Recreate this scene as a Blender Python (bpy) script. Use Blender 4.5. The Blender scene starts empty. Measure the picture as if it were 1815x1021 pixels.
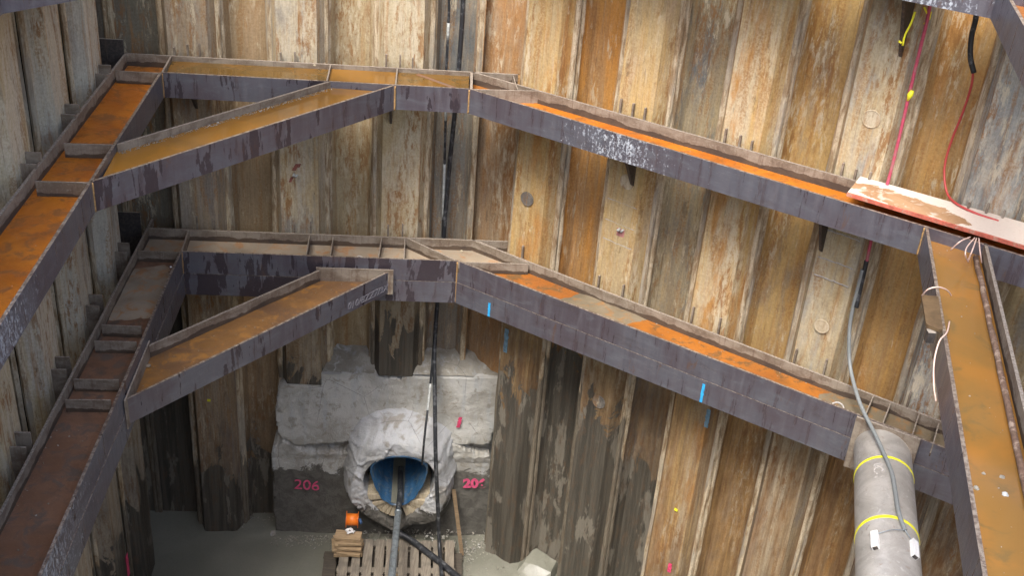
import bpy, bmesh, math, random
from mathutils import Vector, Matrix, noise
R = math.radians
random.seed(7)
col = bpy.context.scene.collection
sc = bpy.context.scene

# ------------------------------------------------------------------ camera
ZC = 11.47                       # camera height above the pit floor
FPX, PITCH, ROLL = 1990.0, R(28.9), R(4.72)
fwd = Vector((0, math.cos(PITCH), -math.sin(PITCH)))
rt0 = Vector((1, 0, 0)); up0 = rt0.cross(fwd)
CR = math.cos(ROLL) * rt0 + math.sin(ROLL) * up0
CU = -math.sin(ROLL) * rt0 + math.cos(ROLL) * up0
cam_d = bpy.data.cameras.new("camera"); cam = bpy.data.objects.new("camera", cam_d); col.objects.link(cam)
cam.matrix_world = Matrix(((CR.x, CU.x, -fwd.x, 0), (CR.y, CU.y, -fwd.y, 0), (CR.z, CU.z, -fwd.z, ZC), (0, 0, 0, 1)))
cam_d.sensor_width = 36; cam_d.lens = FPX / 1815 * 36; cam_d.clip_start = .05; cam_d.clip_end = 500
sc.camera = cam
# ------------------------------------------------------------------ light
world = bpy.data.worlds.new("World"); sc.world = world; world.use_nodes = True
wn = world.node_tree; wn.nodes.clear()
sky = wn.nodes.new('ShaderNodeTexSky'); sky.sky_type = 'NISHITA'; sky.sun_disc = False
SUN_EL, SUN_AZ = R(60), R(204)   # azimuth measured clockwise from +y
sky.sun_elevation = SUN_EL; sky.sun_rotation = SUN_AZ
sky.air_density = 1.0; sky.dust_density = 4.0; sky.ozone_density = .4
bg = wn.nodes.new('ShaderNodeBackground'); bg.inputs[1].default_value = .15
wo = wn.nodes.new('ShaderNodeOutputWorld')
wn.links.new(sky.outputs[0], bg.inputs[0]); wn.links.new(bg.outputs[0], wo.inputs[0])
sl = bpy.data.lights.new("sun", 'SUN'); sl.energy = 1.6; sl.angle = R(24); sl.color = (1, .985, .94)
so = bpy.data.objects.new("sun", sl); col.objects.link(so)
sd = Vector((math.sin(SUN_AZ) * math.cos(SUN_EL), math.cos(SUN_AZ) * math.cos(SUN_EL), math.sin(SUN_EL)))
so.rotation_euler = sd.to_track_quat('Z', 'Y').to_euler(); so.location = (0, 0, 30)
sc.view_settings.view_transform = 'Standard'; sc.view_settings.look = 'None'
sc.view_settings.exposure = 1.5; sc.view_settings.gamma = 1
sc.cycles.max_bounces = 8; sc.cycles.diffuse_bounces = 5

# ------------------------------------------------------------------ measuring
def ray(px, py):
    return fwd + CR * ((px - 907.5) / FPX) + CU * ((510.5 - py) / FPX)
def at(px, py, z):               # photo pixel -> point at height z (metres above floor)
    d = ray(px, py); t = (z - ZC) / d.z
    return Vector((d.x * t, d.y * t, z))
class Wall:
    def __init__(s, p, ang, flip=1):
        s.p = Vector((p[0], p[1], 0)); a = R(ang)
        s.t = Vector((math.cos(a), math.sin(a), 0)); s.n = Vector((-math.sin(a), math.cos(a), 0)) * flip
    def pt(s, u, D, z=0): return s.p + s.t * u + s.n * D + Vector((0, 0, z))
    def hit(s, px, py, D):       # photo pixel -> (u, z) on the vertical plane at offset D
        d = ray(px, py); o = s.p + s.n * D
        k = (o.dot(s.n)) / d.dot(s.n); q = d * k
        return (q - o).dot(s.t), q.z + ZC
    def on(s, px, py, D):
        u, z = s.hit(px, py, D); return s.pt(u, D, z)
REAR = Wall((-4.66, 12.44), 5.3); RIGHT = Wall((-.68, 12.80), -32.); LEFT = Wall((-4.66, 12.44), -84.2, -1)
GAP, DEP = .12, .42

# ------------------------------------------------------------------ materials
class NT:
    def __init__(s, name):
        s.m = bpy.data.materials.new(name); s.m.use_nodes = True; s.t = s.m.node_tree
        s.b = s.t.nodes['Principled BSDF']
        g = s.t.nodes.new('ShaderNodeNewGeometry'); s.pos = g.outputs['Position']; s.nor = g.outputs['Normal']
    def n(s, ty, **k):
        nd = s.t.nodes.new(ty)
        for a, v in k.items(): setattr(nd, a, v)
        return nd
    def l(s, a, b): s.t.links.new(a, b)
    def val(s, sock, v):
        if isinstance(v, bpy.types.NodeSocket): s.l(v, sock)
        else:
            if isinstance(v, (tuple, list)) and len(v) == 3 and sock.type == 'RGBA': v = (*v, 1)
            sock.default_value = v
    def scale(s, v, sx):
        nd = s.n('ShaderNodeVectorMath', operation='MULTIPLY'); s.val(nd.inputs[0], v); nd.inputs[1].default_value = sx
        return nd.outputs[0]
    def addv(s, a, b):
        nd = s.n('ShaderNodeVectorMath', operation='ADD'); s.val(nd.inputs[0], a); s.val(nd.inputs[1], b); return nd.outputs[0]
    def noise(s, v, sc_=1., det=5, rough=.6, dist=0.):
        nd = s.n('ShaderNodeTexNoise'); s.l(v, nd.inputs['Vector']); nd.inputs['Scale'].default_value = sc_
        nd.inputs['Detail'].default_value = det; nd.inputs['Roughness'].default_value = rough; nd.inputs['Distortion'].default_value = dist
        return nd.outputs[0]
    def vor(s, v, sc_, feat='F1'):
        nd = s.n('ShaderNodeTexVoronoi', feature=feat); s.l(v, nd.inputs['Vector']); nd.inputs['Scale'].default_value = sc_
        return nd.outputs[0]
    def ramp(s, f, a, b, lo=0., hi=1., smooth=True):
        nd = s.n('ShaderNodeMapRange'); nd.clamp = True
        if smooth: nd.interpolation_type = 'SMOOTHSTEP'
        s.val(nd.inputs[0], f); s.val(nd.inputs[1], a); s.val(nd.inputs[2], b); s.val(nd.inputs[3], lo); s.val(nd.inputs[4], hi)
        return nd.outputs[0]
    def ma(s, op, a, b=0., c=0.):
        nd = s.n('ShaderNodeMath', operation=op); s.val(nd.inputs[0], a); s.val(nd.inputs[1], b)
        if op in ('MULTIPLY_ADD',): s.val(nd.inputs[2], c)
        return nd.outputs[0]
    def mix(s, f, a, b, mode='MIX'):
        nd = s.n('ShaderNodeMix', data_type='RGBA', blend_type=mode); s.val(nd.inputs[0], f)
        s.val(nd.inputs[6], a); s.val(nd.inputs[7], b); return nd.outputs[2]
    def attr(s, name, what='Fac'):
        nd = s.n('ShaderNodeAttribute', attribute_type='OBJECT', attribute_name=name); return nd.outputs[what]
    def sep(s, v):
        nd = s.n('ShaderNodeSeparateXYZ'); s.l(v, nd.inputs[0]); return nd.outputs
    def bump(s, h, strength=.4, dist=.02):
        nd = s.n('ShaderNodeBump'); nd.inputs['Strength'].default_value = strength; nd.inputs['Distance'].default_value = dist
        s.l(h, nd.inputs['Height']); s.l(nd.outputs[0], s.b.inputs['Normal'])
    def out(s, c=None, r=None, metal=None, spec=None):
        if c is not None: s.val(s.b.inputs['Base Color'], c)
        if r is not None: s.val(s.b.inputs['Roughness'], r)
        if metal is not None: s.val(s.b.inputs['Metallic'], metal)
        if spec is not None: s.val(s.b.inputs['Specular IOR Level'], spec)
        return s.m

def mat_pile():
    k = NT('weathered_sheet_steel')
    off = k.attr('seed', 'Vector'); p = k.addv(k.pos, off)
    big = k.noise(k.scale(p, (3.2, 3.2, .35)), 1, 6, .62, .4)
    stk = k.noise(k.scale(p, (16, 16, .5)), 1, 6, .65, .3)
    fine = k.noise(k.scale(p, (55, 55, 1.6)), 1, 5, .7, .3)
    blot = k.noise(k.scale(p, (3.2, 3.2, .8)), 1, 9, .66, .25)
    blot2 = k.noise(k.scale(p, (10, 10, 1.9)), 1, 10, .74, .25)
    grain = k.noise(p, 38, 6, .75)
    c = k.mix(k.ramp(k.ma('ADD', k.ma('MULTIPLY', big, .55), k.ma('MULTIPLY', stk, .45)), .40, .60), k.attr('tint', 'Color'), k.attr('tint2', 'Color'))
    c = k.mix(k.ramp(blot, .50, .64), c, k.attr('tint3', 'Color'))
    mot = k.noise(k.scale(p, (13, 13, 4)), 1, 8, .72, .2)
    c = k.mix(k.ma('MULTIPLY', k.ramp(stk, .54, .68), .48), c, (.42, .205, .065))
    rb = k.noise(k.scale(p, (6, 6, .8)), 1, 9, .70, .25)
    c = k.mix(k.ma('MULTIPLY', k.ramp(rb, .54, .58), k.ramp(grain, .40, .58, .15, .6)), c, (.37, .19, .06))
    c = k.mix(k.ramp(mot, .48, .66, 0, .45), c, k.attr('tint3', 'Color'))
    c = k.mix(k.ramp(mot, .46, .34, 0, .35), c, (.20, .14, .08))          # rust runs
    c = k.mix(k.ma('MULTIPLY', k.ramp(fine, .56, .72), .38), c, (.60, .52, .38))          # pale cement runs
    c = k.mix(k.ma('MULTIPLY', k.ramp(blot2, .585, .64), .7), c, (.60, .52, .37))       # dried slurry flakes
    c = k.mix(k.ma('MULTIPLY', k.ramp(blot2, .40, .35), .45), c, (.12, .08, .045))       # dark pits
    c = k.mix(k.ma('MULTIPLY', k.ramp(fine, .42, .30), .38), c, (.12, .08, .05))
    c = k.mix(k.ma('MULTIPLY', k.ramp(grain, .35, .65), .45), c, k.mix(1, c, (.55, .5, .45), 'MULTIPLY'))
    # crusty zones: crisp flakes of slurry over pitted rust
    zone = k.ramp(k.noise(k.scale(p, (2.1, 2.1, .45)), 1, 6, .65, .3), .47, .60)
    fl = k.noise(k.scale(p, (17, 17, 4.2)), 1, 10, .76, .3)
    c = k.mix(k.ma('MULTIPLY', k.ramp(fl, .475, .44), k.ma('MULTIPLY', zone, .8)), c, (.27, .13, .045))
    c = k.mix(k.ma('MULTIPLY', k.ramp(fl, .53, .565), k.ma('MULTIPLY', zone, .75)), c, (.58, .50, .36))
    # long hairline scratches
    wv = k.noise(k.scale(p, (9, 9, .22)), 1, 3, .5, .9)
    line = k.ramp(k.ma('ABSOLUTE', k.ma('SUBTRACT', wv, .5)), .0, .004, .7, 0)
    c = k.mix(k.ma('MULTIPLY', line, k.ramp(big, .5, .62)), c, (.09, .06, .04))
    # wet mud zone towards the floor with a ragged, object-specific tide line
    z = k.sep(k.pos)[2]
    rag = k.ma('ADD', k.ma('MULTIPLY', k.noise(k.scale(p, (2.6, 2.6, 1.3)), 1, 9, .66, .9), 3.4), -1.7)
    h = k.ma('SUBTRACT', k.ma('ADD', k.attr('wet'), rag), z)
    w = k.ramp(h, 0., .06)
    low = k.ma('MULTIPLY', k.ramp(k.ma('ADD', z, k.ma('MULTIPLY', k.ma('SUBTRACT', blot, .5), 4.)), 5.6, 3.4), k.ramp(stk, .34, .60, .45, .95))
    c = k.mix(k.ma('MULTIPLY', low, k.attr('lowrust')), c, k.mix(k.ramp(blot2, .42, .6), (.12, .062, .03), (.22, .13, .065)))
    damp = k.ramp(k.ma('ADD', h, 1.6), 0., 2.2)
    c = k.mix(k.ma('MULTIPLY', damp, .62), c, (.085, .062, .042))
    patch = k.ramp(blot, .545, .575, 0, .75)
    wetc = k.mix(k.ramp(stk, .42, .6), (.058, .052, .042), (.095, .084, .066))
    wetc = k.mix(patch, wetc, (.20, .18, .145))
    wetc = k.mix(k.ramp(mot, .5, .66, 0, .6), wetc, (.11, .072, .045))
    c = k.mix(w, c, wetc)
    rgh = k.mix(w, (.85, .85, .85), (.42, .42, .42))
    k.bump(k.ma('ADD', k.ma('ADD', k.ma('MULTIPLY', fine, .8), k.ma('MULTIPLY', blot2, 1.4)), k.ma('ADD', k.ma('MULTIPLY', grain, .5), k.ma('MULTIPLY', stk, 1.2))), .75, .02)
    return k.out(c, rgh, 0, .3)
def mat_scale():                 # purple-blue mill scale of the beam faces
    k = NT('mill_scale_steel')
    p = k.addv(k.pos, k.attr('seed', 'Vector'))
    a = k.noise(k.scale(p, (1.2, 1.2, 1.6)), 1, 6, .6, .6)
    v = k.noise(k.scale(p, (14, 14, 1.6)), 1, 5, .6)
    g = k.noise(p, 60, 5, .7)
    c = k.mix(k.ramp(a, .38, .62), (.122, .104, .122), (.142, .142, .168))
    c = k.mix(k.ramp(v, .45, .7, 0, .6), c, (.17, .16, .18))
    c = k.mix(k.ramp(v, .46, .34, 0, .45), c, (.095, .062, .065))
    a2 = k.noise(k.scale(p, (2.5, 2.5, 9)), 1, 7, .7, .5); c = k.mix(k.ramp(a2, .52, .68, 0, .5), c, (.20, .21, .235)); c = k.mix(k.ramp(a2, .46, .34, 0, .4), c, (.10, .08, .08))
    # drip shaped dark patches
    dz = k.noise(k.scale(p, (4.5, 4.5, 1.0)), 1, 6, .62, .15)
    wet = k.ramp(dz, k.attr('wetthr'), k.ma('ADD', k.attr('wetthr'), .022))
    c = k.mix(k.ma('MULTIPLY', wet, .85), c, (.062, .047, .056))
    c = k.mix(k.ramp(g, .55, .72, 0, .35), c, (.24, .21, .20))
    # rust bleeding and handling scratches
    rb = k.noise(k.scale(p, (7, 7, 2.2)), 1, 8, .7, .9); c = k.mix(k.ramp(rb, .60, .70, 0, .55), c, (.17, .085, .045))
    ln = k.noise(k.scale(p, (2.2, 2.2, 26)), 1, 4, .6, 1.2); c = k.mix(k.ma('MULTIPLY', k.ramp(k.ma('ABSOLUTE', k.ma('SUBTRACT', ln, .56)), 0., .006, .6, 0), k.ramp(a, .5, .6)), c, (.36, .33, .33))
    # cement specks at the object's point; also painted sky sheen on lower left beam
    dist = k.n('ShaderNodeVectorMath', operation='DISTANCE'); k.l(k.pos, dist.inputs[0]); k.l(k.attr('splat', 'Vector'), dist.inputs[1])
    dd = k.ma('DIVIDE', dist.outputs['Value'], k.attr('splat_sheen_r'))
    nn = k.noise(p, 42, 3, .6, .5)
    n2 = k.noise(k.scale(p, (30, 30, 9)), 1, 6, .7)
    thr = k.ramp(dd, 0., 1., .45, .72, False)
    nm = k.ma('ADD', k.ma('MULTIPLY', nn, .45), k.ma('MULTIPLY', n2, .55))
    sp = k.ramp(nm, thr, k.ma('ADD', thr, .09))
    c = k.mix(k.ma('MULTIPLY', sp, .85), c, k.mix(k.ramp(v, .4, .6), (.46, .49, .53), (.30, .32, .36)))
    # dusty cut edge on top, rusty lower lip
    up = k.sep(k.nor)[2]
    ed = k.noise(p, 25, 4, .7)
    c = k.mix(k.ramp(up, .5, .7), c, k.mix(k.ramp(ed, .4, .6), (.36, .31, .26), (.16, .12, .10)))
    k.bump(k.ma('ADD', g, k.ma('MULTIPLY', sp, 2.)), .25, .01)
    return k.out(c, k.mix(wet, k.mix(k.ramp(v, .3, .7), (.26,) * 3, (.42,) * 3), (.20,) * 3), k.mix(sp, (.45,) * 3, (0,) * 3), .5)
def mat_mudsteel():              # inner faces, stiffeners
    k = NT('muddy_steel')
    p = k.pos
    a = k.noise(k.scale(p, (3, 3, 6)), 1, 7, .65, .4); g = k.noise(p, 45, 6, .75)
    v = k.noise(k.scale(p, (22, 22, 2)), 1, 5, .65)
    c = k.mix(k.ramp(a, .38, .6), (.15, .115, .085), (.25, .21, .165))
    c = k.mix(k.ramp(v, .5, .7, 0, .6), c, (.10, .06, .04))
    c = k.mix(k.ramp(g, .5, .72, 0, .5), c, (.36, .32, .26))
    up = k.sep(k.nor)[2]; z = k.sep(k.pos)[2]
    tide = k.noise(k.scale(p, (2.2, 2.2, .2)), 1, 5, .6, .4)
    bd = k.ramp(k.ma('SUBTRACT', k.ma('ADD', k.attr('band'), k.ma('MULTIPLY', k.ma('SUBTRACT', tide, .5), .16)), z), 0, .006)
    c = k.mix(bd, c, k.mix(k.ramp(a, .4, .6), (.062, .045, .034), (.095, .066, .045)))
    c = k.mix(k.ramp(up, .5, .7), c, k.mix(k.ramp(g, .4, .62), (.32, .28, .235), (.17, .135, .105)))
    k.bump(g, .4, .01)
    return k.out(c, .75, .1, .3)
def mat_darksteel():
    k = NT('dark_steel_plate')
    g = k.noise(k.pos, 30, 6, .7); v = k.noise(k.scale(k.pos, (20, 20, 2)), 1, 5)
    c = k.mix(k.ramp(g, .4, .65), (.045, .040, .038), (.085, .07, .062))
    c = k.mix(k.ramp(v, .55, .7, 0, .6), c, (.18, .13, .09))
    up = k.sep(k.nor)[2]
    c = k.mix(k.ramp(up, .6, .8), c, (.34, .30, .25))
    k.bump(g, .3, .01)
    return k.out(c, .6, .3, .4)
def mat_rust(name, c1, c2, c3, wet=.55, mud=0., muds=(.30, .26, .19)):   # webs
    k = NT(name)
    p = k.pos
    a = k.noise(p, 1.3, 7, .62, .5); b = k.noise(p, 6, 8, .7, .6); g = k.noise(p, 60, 5, .75)
    c = k.mix(k.ramp(a, .38, .62), c1, c2)
    c = k.mix(k.ramp(b, .50, .62, 0, .9), c, c3); c = k.mix(k.ramp(k.noise(p, 2.4, 8, .7, .3), .54, .64, 0, .35), c, tuple(x * .6 for x in c3))
    c = k.mix(k.ramp(g, .54, .74, 0, .45), c, (.35, .24, .12))
    if mud: c = k.mix(k.ramp(k.noise(p, 1.7, 6, .6, .4), .58 - mud * .3, .64 - mud * .3), c, k.mix(k.ramp(b, .4, .6), muds, tuple(x * .75 for x in muds)))
    k.bump(k.ma('ADD', b, k.ma('MULTIPLY', g, .6)), .3, .008)
    return k.out(c, k.mix(k.ramp(b, .4, .6), (wet - .1,) * 3, (wet + .2,) * 3), 0, .45)
def mat_water(name, c1, c2, c3):
    k = NT(name)
    a = k.noise(k.pos, 1.1, 5, .55, .5); b = k.noise(k.pos, 4, 7, .65, .7)
    c = k.mix(k.ramp(a, .4, .6), c1, c2); c = k.mix(k.ramp(b, .52, .7, 0, .8), c, c3)
    rp = k.noise(k.pos, 9, 3, .5)
    k.bump(rp, .03, .01)
    return k.out(c, .09, 0, .4)
def mat_concrete(name='concrete', dark=None, lo=(.36, .345, .305), hi=(.54, .53, .49)):
    k = NT(name)
    p = k.pos
    a = k.noise(p, 1.6, 8, .62, .6); b = k.noise(p, 7, 9, .7, .5); g = k.noise(p, 55, 5, .75)
    vs = k.noise(k.scale(p, (9, 9, 1.2)), 1, 6, .6)
    c = k.mix(k.ramp(a, .36, .62), lo, hi)
    c = k.mix(k.ramp(vs, .5, .7, 0, .6), c, (.42, .44, .45))
    c = k.mix(k.ramp(b, .54, .64, 0, .2 if name == 'sprayed_mortar' else .6), c, (.24, .21, .16)); c = k.mix(k.ramp(a, .56, .64, 0, .7 if name == 'sprayed_mortar' else 0), c, (.25, .22, .17)); c = k.mix(k.ramp(b, .45, .36, 0, .6), c, (.54, .54, .51))
    c = k.mix(k.ramp(g, .55, .75, 0, .4), c, (.14, .13, .11))
    crack = k.vor(k.addv(k.scale(p, (1, 1, .7)), k.scale(k.n('ShaderNodeTexNoise').outputs[1], (.0, .0, .0))), 1.6, 'DISTANCE_TO_EDGE')
    c = k.mix(k.ma('MULTIPLY', k.ramp(crack, 0., .006, .7, 0), k.ramp(a, .48, .55)), c, (.06, .05, .045))
    if dark:
        z = k.sep(p)[2]
        rag = k.ma('MULTIPLY', k.ma('SUBTRACT', k.noise(p, 2.6, 9, .7, .9), .5), dark[1])
        w = k.ramp(k.ma('SUBTRACT', k.ma('ADD', rag, dark[0]), z), 0, .05)
        c = k.mix(w, c, k.mix(k.ramp(b, .4, .6), (.095, .089, .077), (.135, .127, .11)))
    k.bump(k.ma('ADD', k.ma('MULTIPLY', b, 2.), g), .6, .03)
    return k.out(c, .85, 0, .25)
def mat_plain(name, c, r=.5, metal=0., nz=.25, sc_=30, spec=.5, dirt=None):
    k = NT(name)
    g = k.noise(k.pos, sc_, 6, .7)
    cc = k.mix(k.ramp(g, .35, .7), c, tuple(x * (1 - nz) for x in c))
    if dirt:
        d = k.noise(k.pos, 9, 8, .7, .5); cc = k.mix(k.ramp(d, .5, .62, 0, .75), cc, dirt)
    k.bump(g, .2, .004)
    return k.out(cc, r, metal, spec)
def mat_wood(name, c1, c2, axis=(3, 60, 60), wet=None):
    k = NT(name)
    g = k.noise(k.scale(k.pos, axis), 1, 6, .65, .8); b = k.noise(k.pos, 4, 6, .6)
    c = k.mix(k.ramp(g, .38, .62), c1, c2); c = k.mix(k.ramp(b, .5, .65, 0, .5), c, wet or tuple(x * .55 for x in c1))
    k.bump(g, .5, .006)
    return k.out(c, .8, 0, .25)
def mat_mud():
    k = NT('grey_mud')
    a = k.noise(k.pos, .8, 6, .55, .4); b = k.noise(k.pos, 6, 8, .68, .4); g = k.noise(k.pos, 50, 5, .7)
    c = k.mix(k.ramp(a, .4, .62), (.160, .160, .128), (.198, .196, .158))
    rub = k.attr('x')
    c = k.mix(k.ramp(b, .52, .7, 0, .5), c, (.20, .19, .16))
    c = k.mix(k.ramp(g, .5, .75, 0, .4), c, (.06, .055, .045))
    k.bump(k.ma('ADD', b, k.ma('MULTIPLY', g, .35)), .3, .02)
    return k.out(c, k.mix(k.ramp(a, .4, .6), (.28,) * 3, (.5,) * 3), 0, .45)
def mat_tube():
    k = NT('grey_steel_pipe')
    a = k.noise(k.pos, 3, 8, .65, .6); b = k.noise(k.pos, 14, 8, .7, .5); g = k.noise(k.pos, 70, 5, .75)
    c = k.mix(k.ramp(a, .38, .62), (.38, .36, .33), (.50, .48, .445))
    c = k.mix(k.ramp(b, .57, .7, 0, .6), c, (.25, .17, .12)); c = k.mix(k.ramp(b, .42, .32, 0, .6), c, (.62, .61, .58))
    c = k.mix(k.ramp(g, .55, .72, 0, .4), c, (.14, .12, .10))
    k.bump(k.ma('ADD', b, g), .2, .006)
    return k.out(c, .42, .45, .5)
def mat_crust():
    k = NT('interlock_crust')
    a = k.noise(k.scale(k.pos, (14, 14, 3)), 1, 8, .7, .6); g = k.noise(k.pos, 50, 6, .75); b = k.noise(k.scale(k.pos, (5, 5, 1)), 1, 6, .6)
    c = k.mix(k.ramp(a, .38, .6), (.30, .21, .12), (.58, .49, .35)); c = k.mix(k.ramp(g, .5, .7, 0, .6), c, (.16, .10, .06))
    c = k.mix(k.ramp(b, .5, .62, 0, .7), c, (.33, .30, .25))
    z = k.sep(k.pos)[2]; w = k.ramp(k.ma('SUBTRACT', k.ma('ADD', k.attr('wet'), k.ma('MULTIPLY', b, 1.5)), k.ma('ADD', z, .7)), 0., .15)
    c = k.mix(k.ma('MULTIPLY', w, .8), c, (.085, .075, .06))
    k.bump(k.ma('ADD', a, g), .8, .02)
    return k.out(c, .9, 0, .2)
M = dict(pile=mat_pile(), crust=mat_crust(), scale=mat_scale(), mud=mat_mudsteel(), dark=mat_darksteel(),
    rust=mat_rust('orange_rust', (.33, .115, .016), (.25, .085, .016), (.12, .065, .022), .42),
    rustbright=mat_rust('bright_orange_rust', (.46, .15, .012), (.36, .105, .010), (.22, .085, .02), .40),
    rustolive=mat_rust('olive_rust', (.26, .11, .025), (.30, .11, .02), (.12, .08, .03), .42),
    rustbrown=mat_rust('brown_rust', (.155, .078, .044), (.20, .105, .062), (.105, .078, .06), .5),
    rustdust=mat_rust('dusty_rust', (.31, .25, .18), (.25, .205, .15), (.34, .18, .08), .7),
    siltgrey=mat_rust('grey_silt', (.19, .155, .105), (.145, .12, .08), (.24, .13, .05), .38),
    rustbrace=mat_rust('brown_orange_rust', (.19, .095, .032), (.13, .07, .035), (.26, .12, .025), .45),
    rustmud=mat_rust('rust_under_silt', (.50, .21, .05), (.42, .17, .04), (.25, .14, .06), .55, .45),
    water=mat_water('muddy_water', (.17, .085, .018), (.12, .068, .018), (.075, .055, .02)),
    waterolive=mat_water('olive_water', (.24, .115, .020), (.18, .09, .020), (.27, .12, .016)),
    watersilt=mat_water('silty_water', (.21, .11, .03), (.27, .125, .028), (.12, .085, .035)),
    conc=mat_concrete('pale_concrete', (1.35, 1.0)), concdark=mat_concrete('mudded_concrete', (1.25, .85), (.30, .285, .25), (.46, .45, .41)),
    collar=mat_concrete('sprayed_mortar', (.78, .8), (.33, .325, .31), (.52, .53, .545)),
    mudm=mat_mud(), tube=mat_tube(),
    wood=mat_wood('grey_timber', (.30, .24, .17), (.20, .155, .11)), woodlight=mat_wood('pale_timber', (.46, .40, .29), (.34, .28, .19), (50, 50, 3)),
    woodpal=mat_wood('pallet_timber', (.26, .225, .175), (.17, .145, .115), (50, 3, 50), (.105, .095, .08)),
    wooddark=mat_wood('dark_wet_timber', (.10, .085, .065), (.065, .055, .045)),
    woodblock=mat_wood('sawn_timber', (.40, .29, .17), (.27, .19, .11), (4, 50, 60)),
    blue=mat_plain('blue_pipe_coating', (.024, .085, .175), .4, 0, .5, 9, .5, (.10, .13, .15)),
    black=mat_plain('black_rubber', (.022, .024, .028), .45, 0, .3, 30, .5, (.12, .125, .13)),
    galv=mat_plain('galvanised_pipe', (.30, .34, .36), .38, .5, .35, 20, .5, (.16, .17, .17)),
    grip=mat_plain('grey_conduit', (.20, .215, .215), .5, 0, .15), red=mat_plain('red_cable', (.42, .05, .045), .45, 0, .2),
    pink=mat_plain('pink_cable', (.48, .07, .12), .5, 0, .3, 30, .5, (.33, .15, .15)), yellow=mat_plain('yellow_band', (.78, .74, .03), .5, 0, .1),
    white=mat_plain('white_paint', (.75, .75, .74), .6, 0, .15), chalk=mat_plain('white_chalk', (.50, .47, .44), .9, 0, .5, 90),
    chalkgrey=mat_plain('faint_chalk', (.22, .21, .235), .9, 0, .5, 90), pinkp=mat_plain('pink_spray_paint', (.72, .06, .16), .8, 0, .55, 28),
    bluep=mat_plain('blue_spray_paint', (.03, .36, .72), .6, 0, .3, 20), bluef=mat_plain('faded_blue_paint', (.17, .30, .40), .8, 0, .5, 20),
    orange=mat_plain('orange_plastic', (.80, .20, .02), .45, 0, .15), bluepl=mat_plain('blue_plastic', (.05, .11, .24), .6, 0, .4),
    weld=mat_plain('rusty_weld', (.42, .25, .10), .7, .1, .5, 40), tape=mat_plain('pale_tape', (.50, .52, .50), .6, 0, .5, 12),
    stone=mat_concrete('rubble_stone', None, (.24, .22, .18), (.36, .34, .29)), board=None, gravel=None)
def mat_board():
    k = NT('painted_plywood')
    a = k.noise(k.pos, 2.2, 7, .6, .6); g = k.noise(k.pos, 40, 6, .75)
    ctr = at(1608, 362, ZC - 4.17); dv = (at(1700, 398, ZC - 4.17) - at(1500, 330, ZC - 4.17)).normalized()
    sb = k.n('ShaderNodeVectorMath', operation='SUBTRACT'); k.l(k.pos, sb.inputs[0]); sb.inputs[1].default_value = ctr
    def dot_(v, q):
        d_ = k.n('ShaderNodeVectorMath', operation='DOT_PRODUCT'); k.l(sb.outputs[0], d_.inputs[0]); d_.inputs[1].default_value = v; return k.ma('DIVIDE', d_.outputs['Value'], q)
    uu_, vv_ = dot_(dv, .58), dot_(Vector((-dv.y, dv.x, 0)), .17)
    rr_ = k.ma('ADD', k.ma('MULTIPLY', uu_, uu_), k.ma('MULTIPLY', vv_, vv_))
    rr_ = k.ma('ADD', rr_, k.ma('MULTIPLY', k.ma('SUBTRACT', k.noise(k.pos, 5, 7, .65, .6), .5), 3.))
    c = k.mix(k.ramp(rr_, 1.1, 1.0), (.58, .50, .43), k.mix(k.ramp(a, .4, .6), (.28, .16, .08), (.36, .22, .12)))
    b = k.noise(k.pos, 5, 5, .6, .5)
    c = k.mix(k.ramp(b, .54, .62, 0, .7), c, (.55, .49, .42))
    c = k.mix(k.ramp(g, .5, .7, 0, .4), c, (.40, .26, .19))
    k.bump(g, .3, .006); return k.out(c, .75, 0, .3)
M['board'] = mat_board()
M['pinkt'] = mat_plain('thin_pink_paint', (.66, .09, .20), .85, 0, .35, 22)
M['rustplate'] = mat_plain('brown_plate', (.14, .09, .045), .6, .2, .45, 14)
M['redpaint'] = mat_plain('red_edge_paint', (.50, .13, .085), .75, 0, .4, 20, .3, (.40, .27, .2))

# ------------------------------------------------------------------ builders
def tag(o, label=None, cat=None, group=None, kind=None):
    if label: o['label'] = label
    if cat: o['category'] = cat
    if group: o['group'] = group
    if kind: o['kind'] = kind
    return o
def empty(name, loc, label, cat, group=None):
    o = bpy.data.objects.new(name, None); col.objects.link(o); o.location = loc; o.empty_display_size = .1
    return tag(o, label, cat, group)
def mk(name, vs, fs, mats, parent=None, fm=None, smooth=False, seed=True):
    me = bpy.data.meshes.new(name)
    root = parent
    off = Vector((0, 0, 0))
    q = parent
    while q is not None: off += q.location; q = q.parent
    if parent is None:
        c = sum((Vector(v) for v in vs), Vector()) / len(vs); c.z = min(v[2] for v in vs); off = c
    me.from_pydata([tuple(Vector(v) - off) for v in vs], [], fs)
    ms = mats if isinstance(mats, (list, tuple)) else [mats]
    for m in ms: me.materials.append(m)
    bm = bmesh.new(); bm.from_mesh(me); bmesh.ops.recalc_face_normals(bm, faces=bm.faces); bm.to_mesh(me); bm.free()
    if fm:
        for p, i in zip(me.polygons, fm): p.material_index = i
    if smooth:
        for p in me.polygons: p.use_smooth = True
    me.update()
    o = bpy.data.objects.new(name, me); col.objects.link(o)
    if parent is not None: o.parent = parent
    else: o.location = off
    if seed: o['seed'] = [random.uniform(0, 50) for _ in range(3)]
    return o
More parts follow.
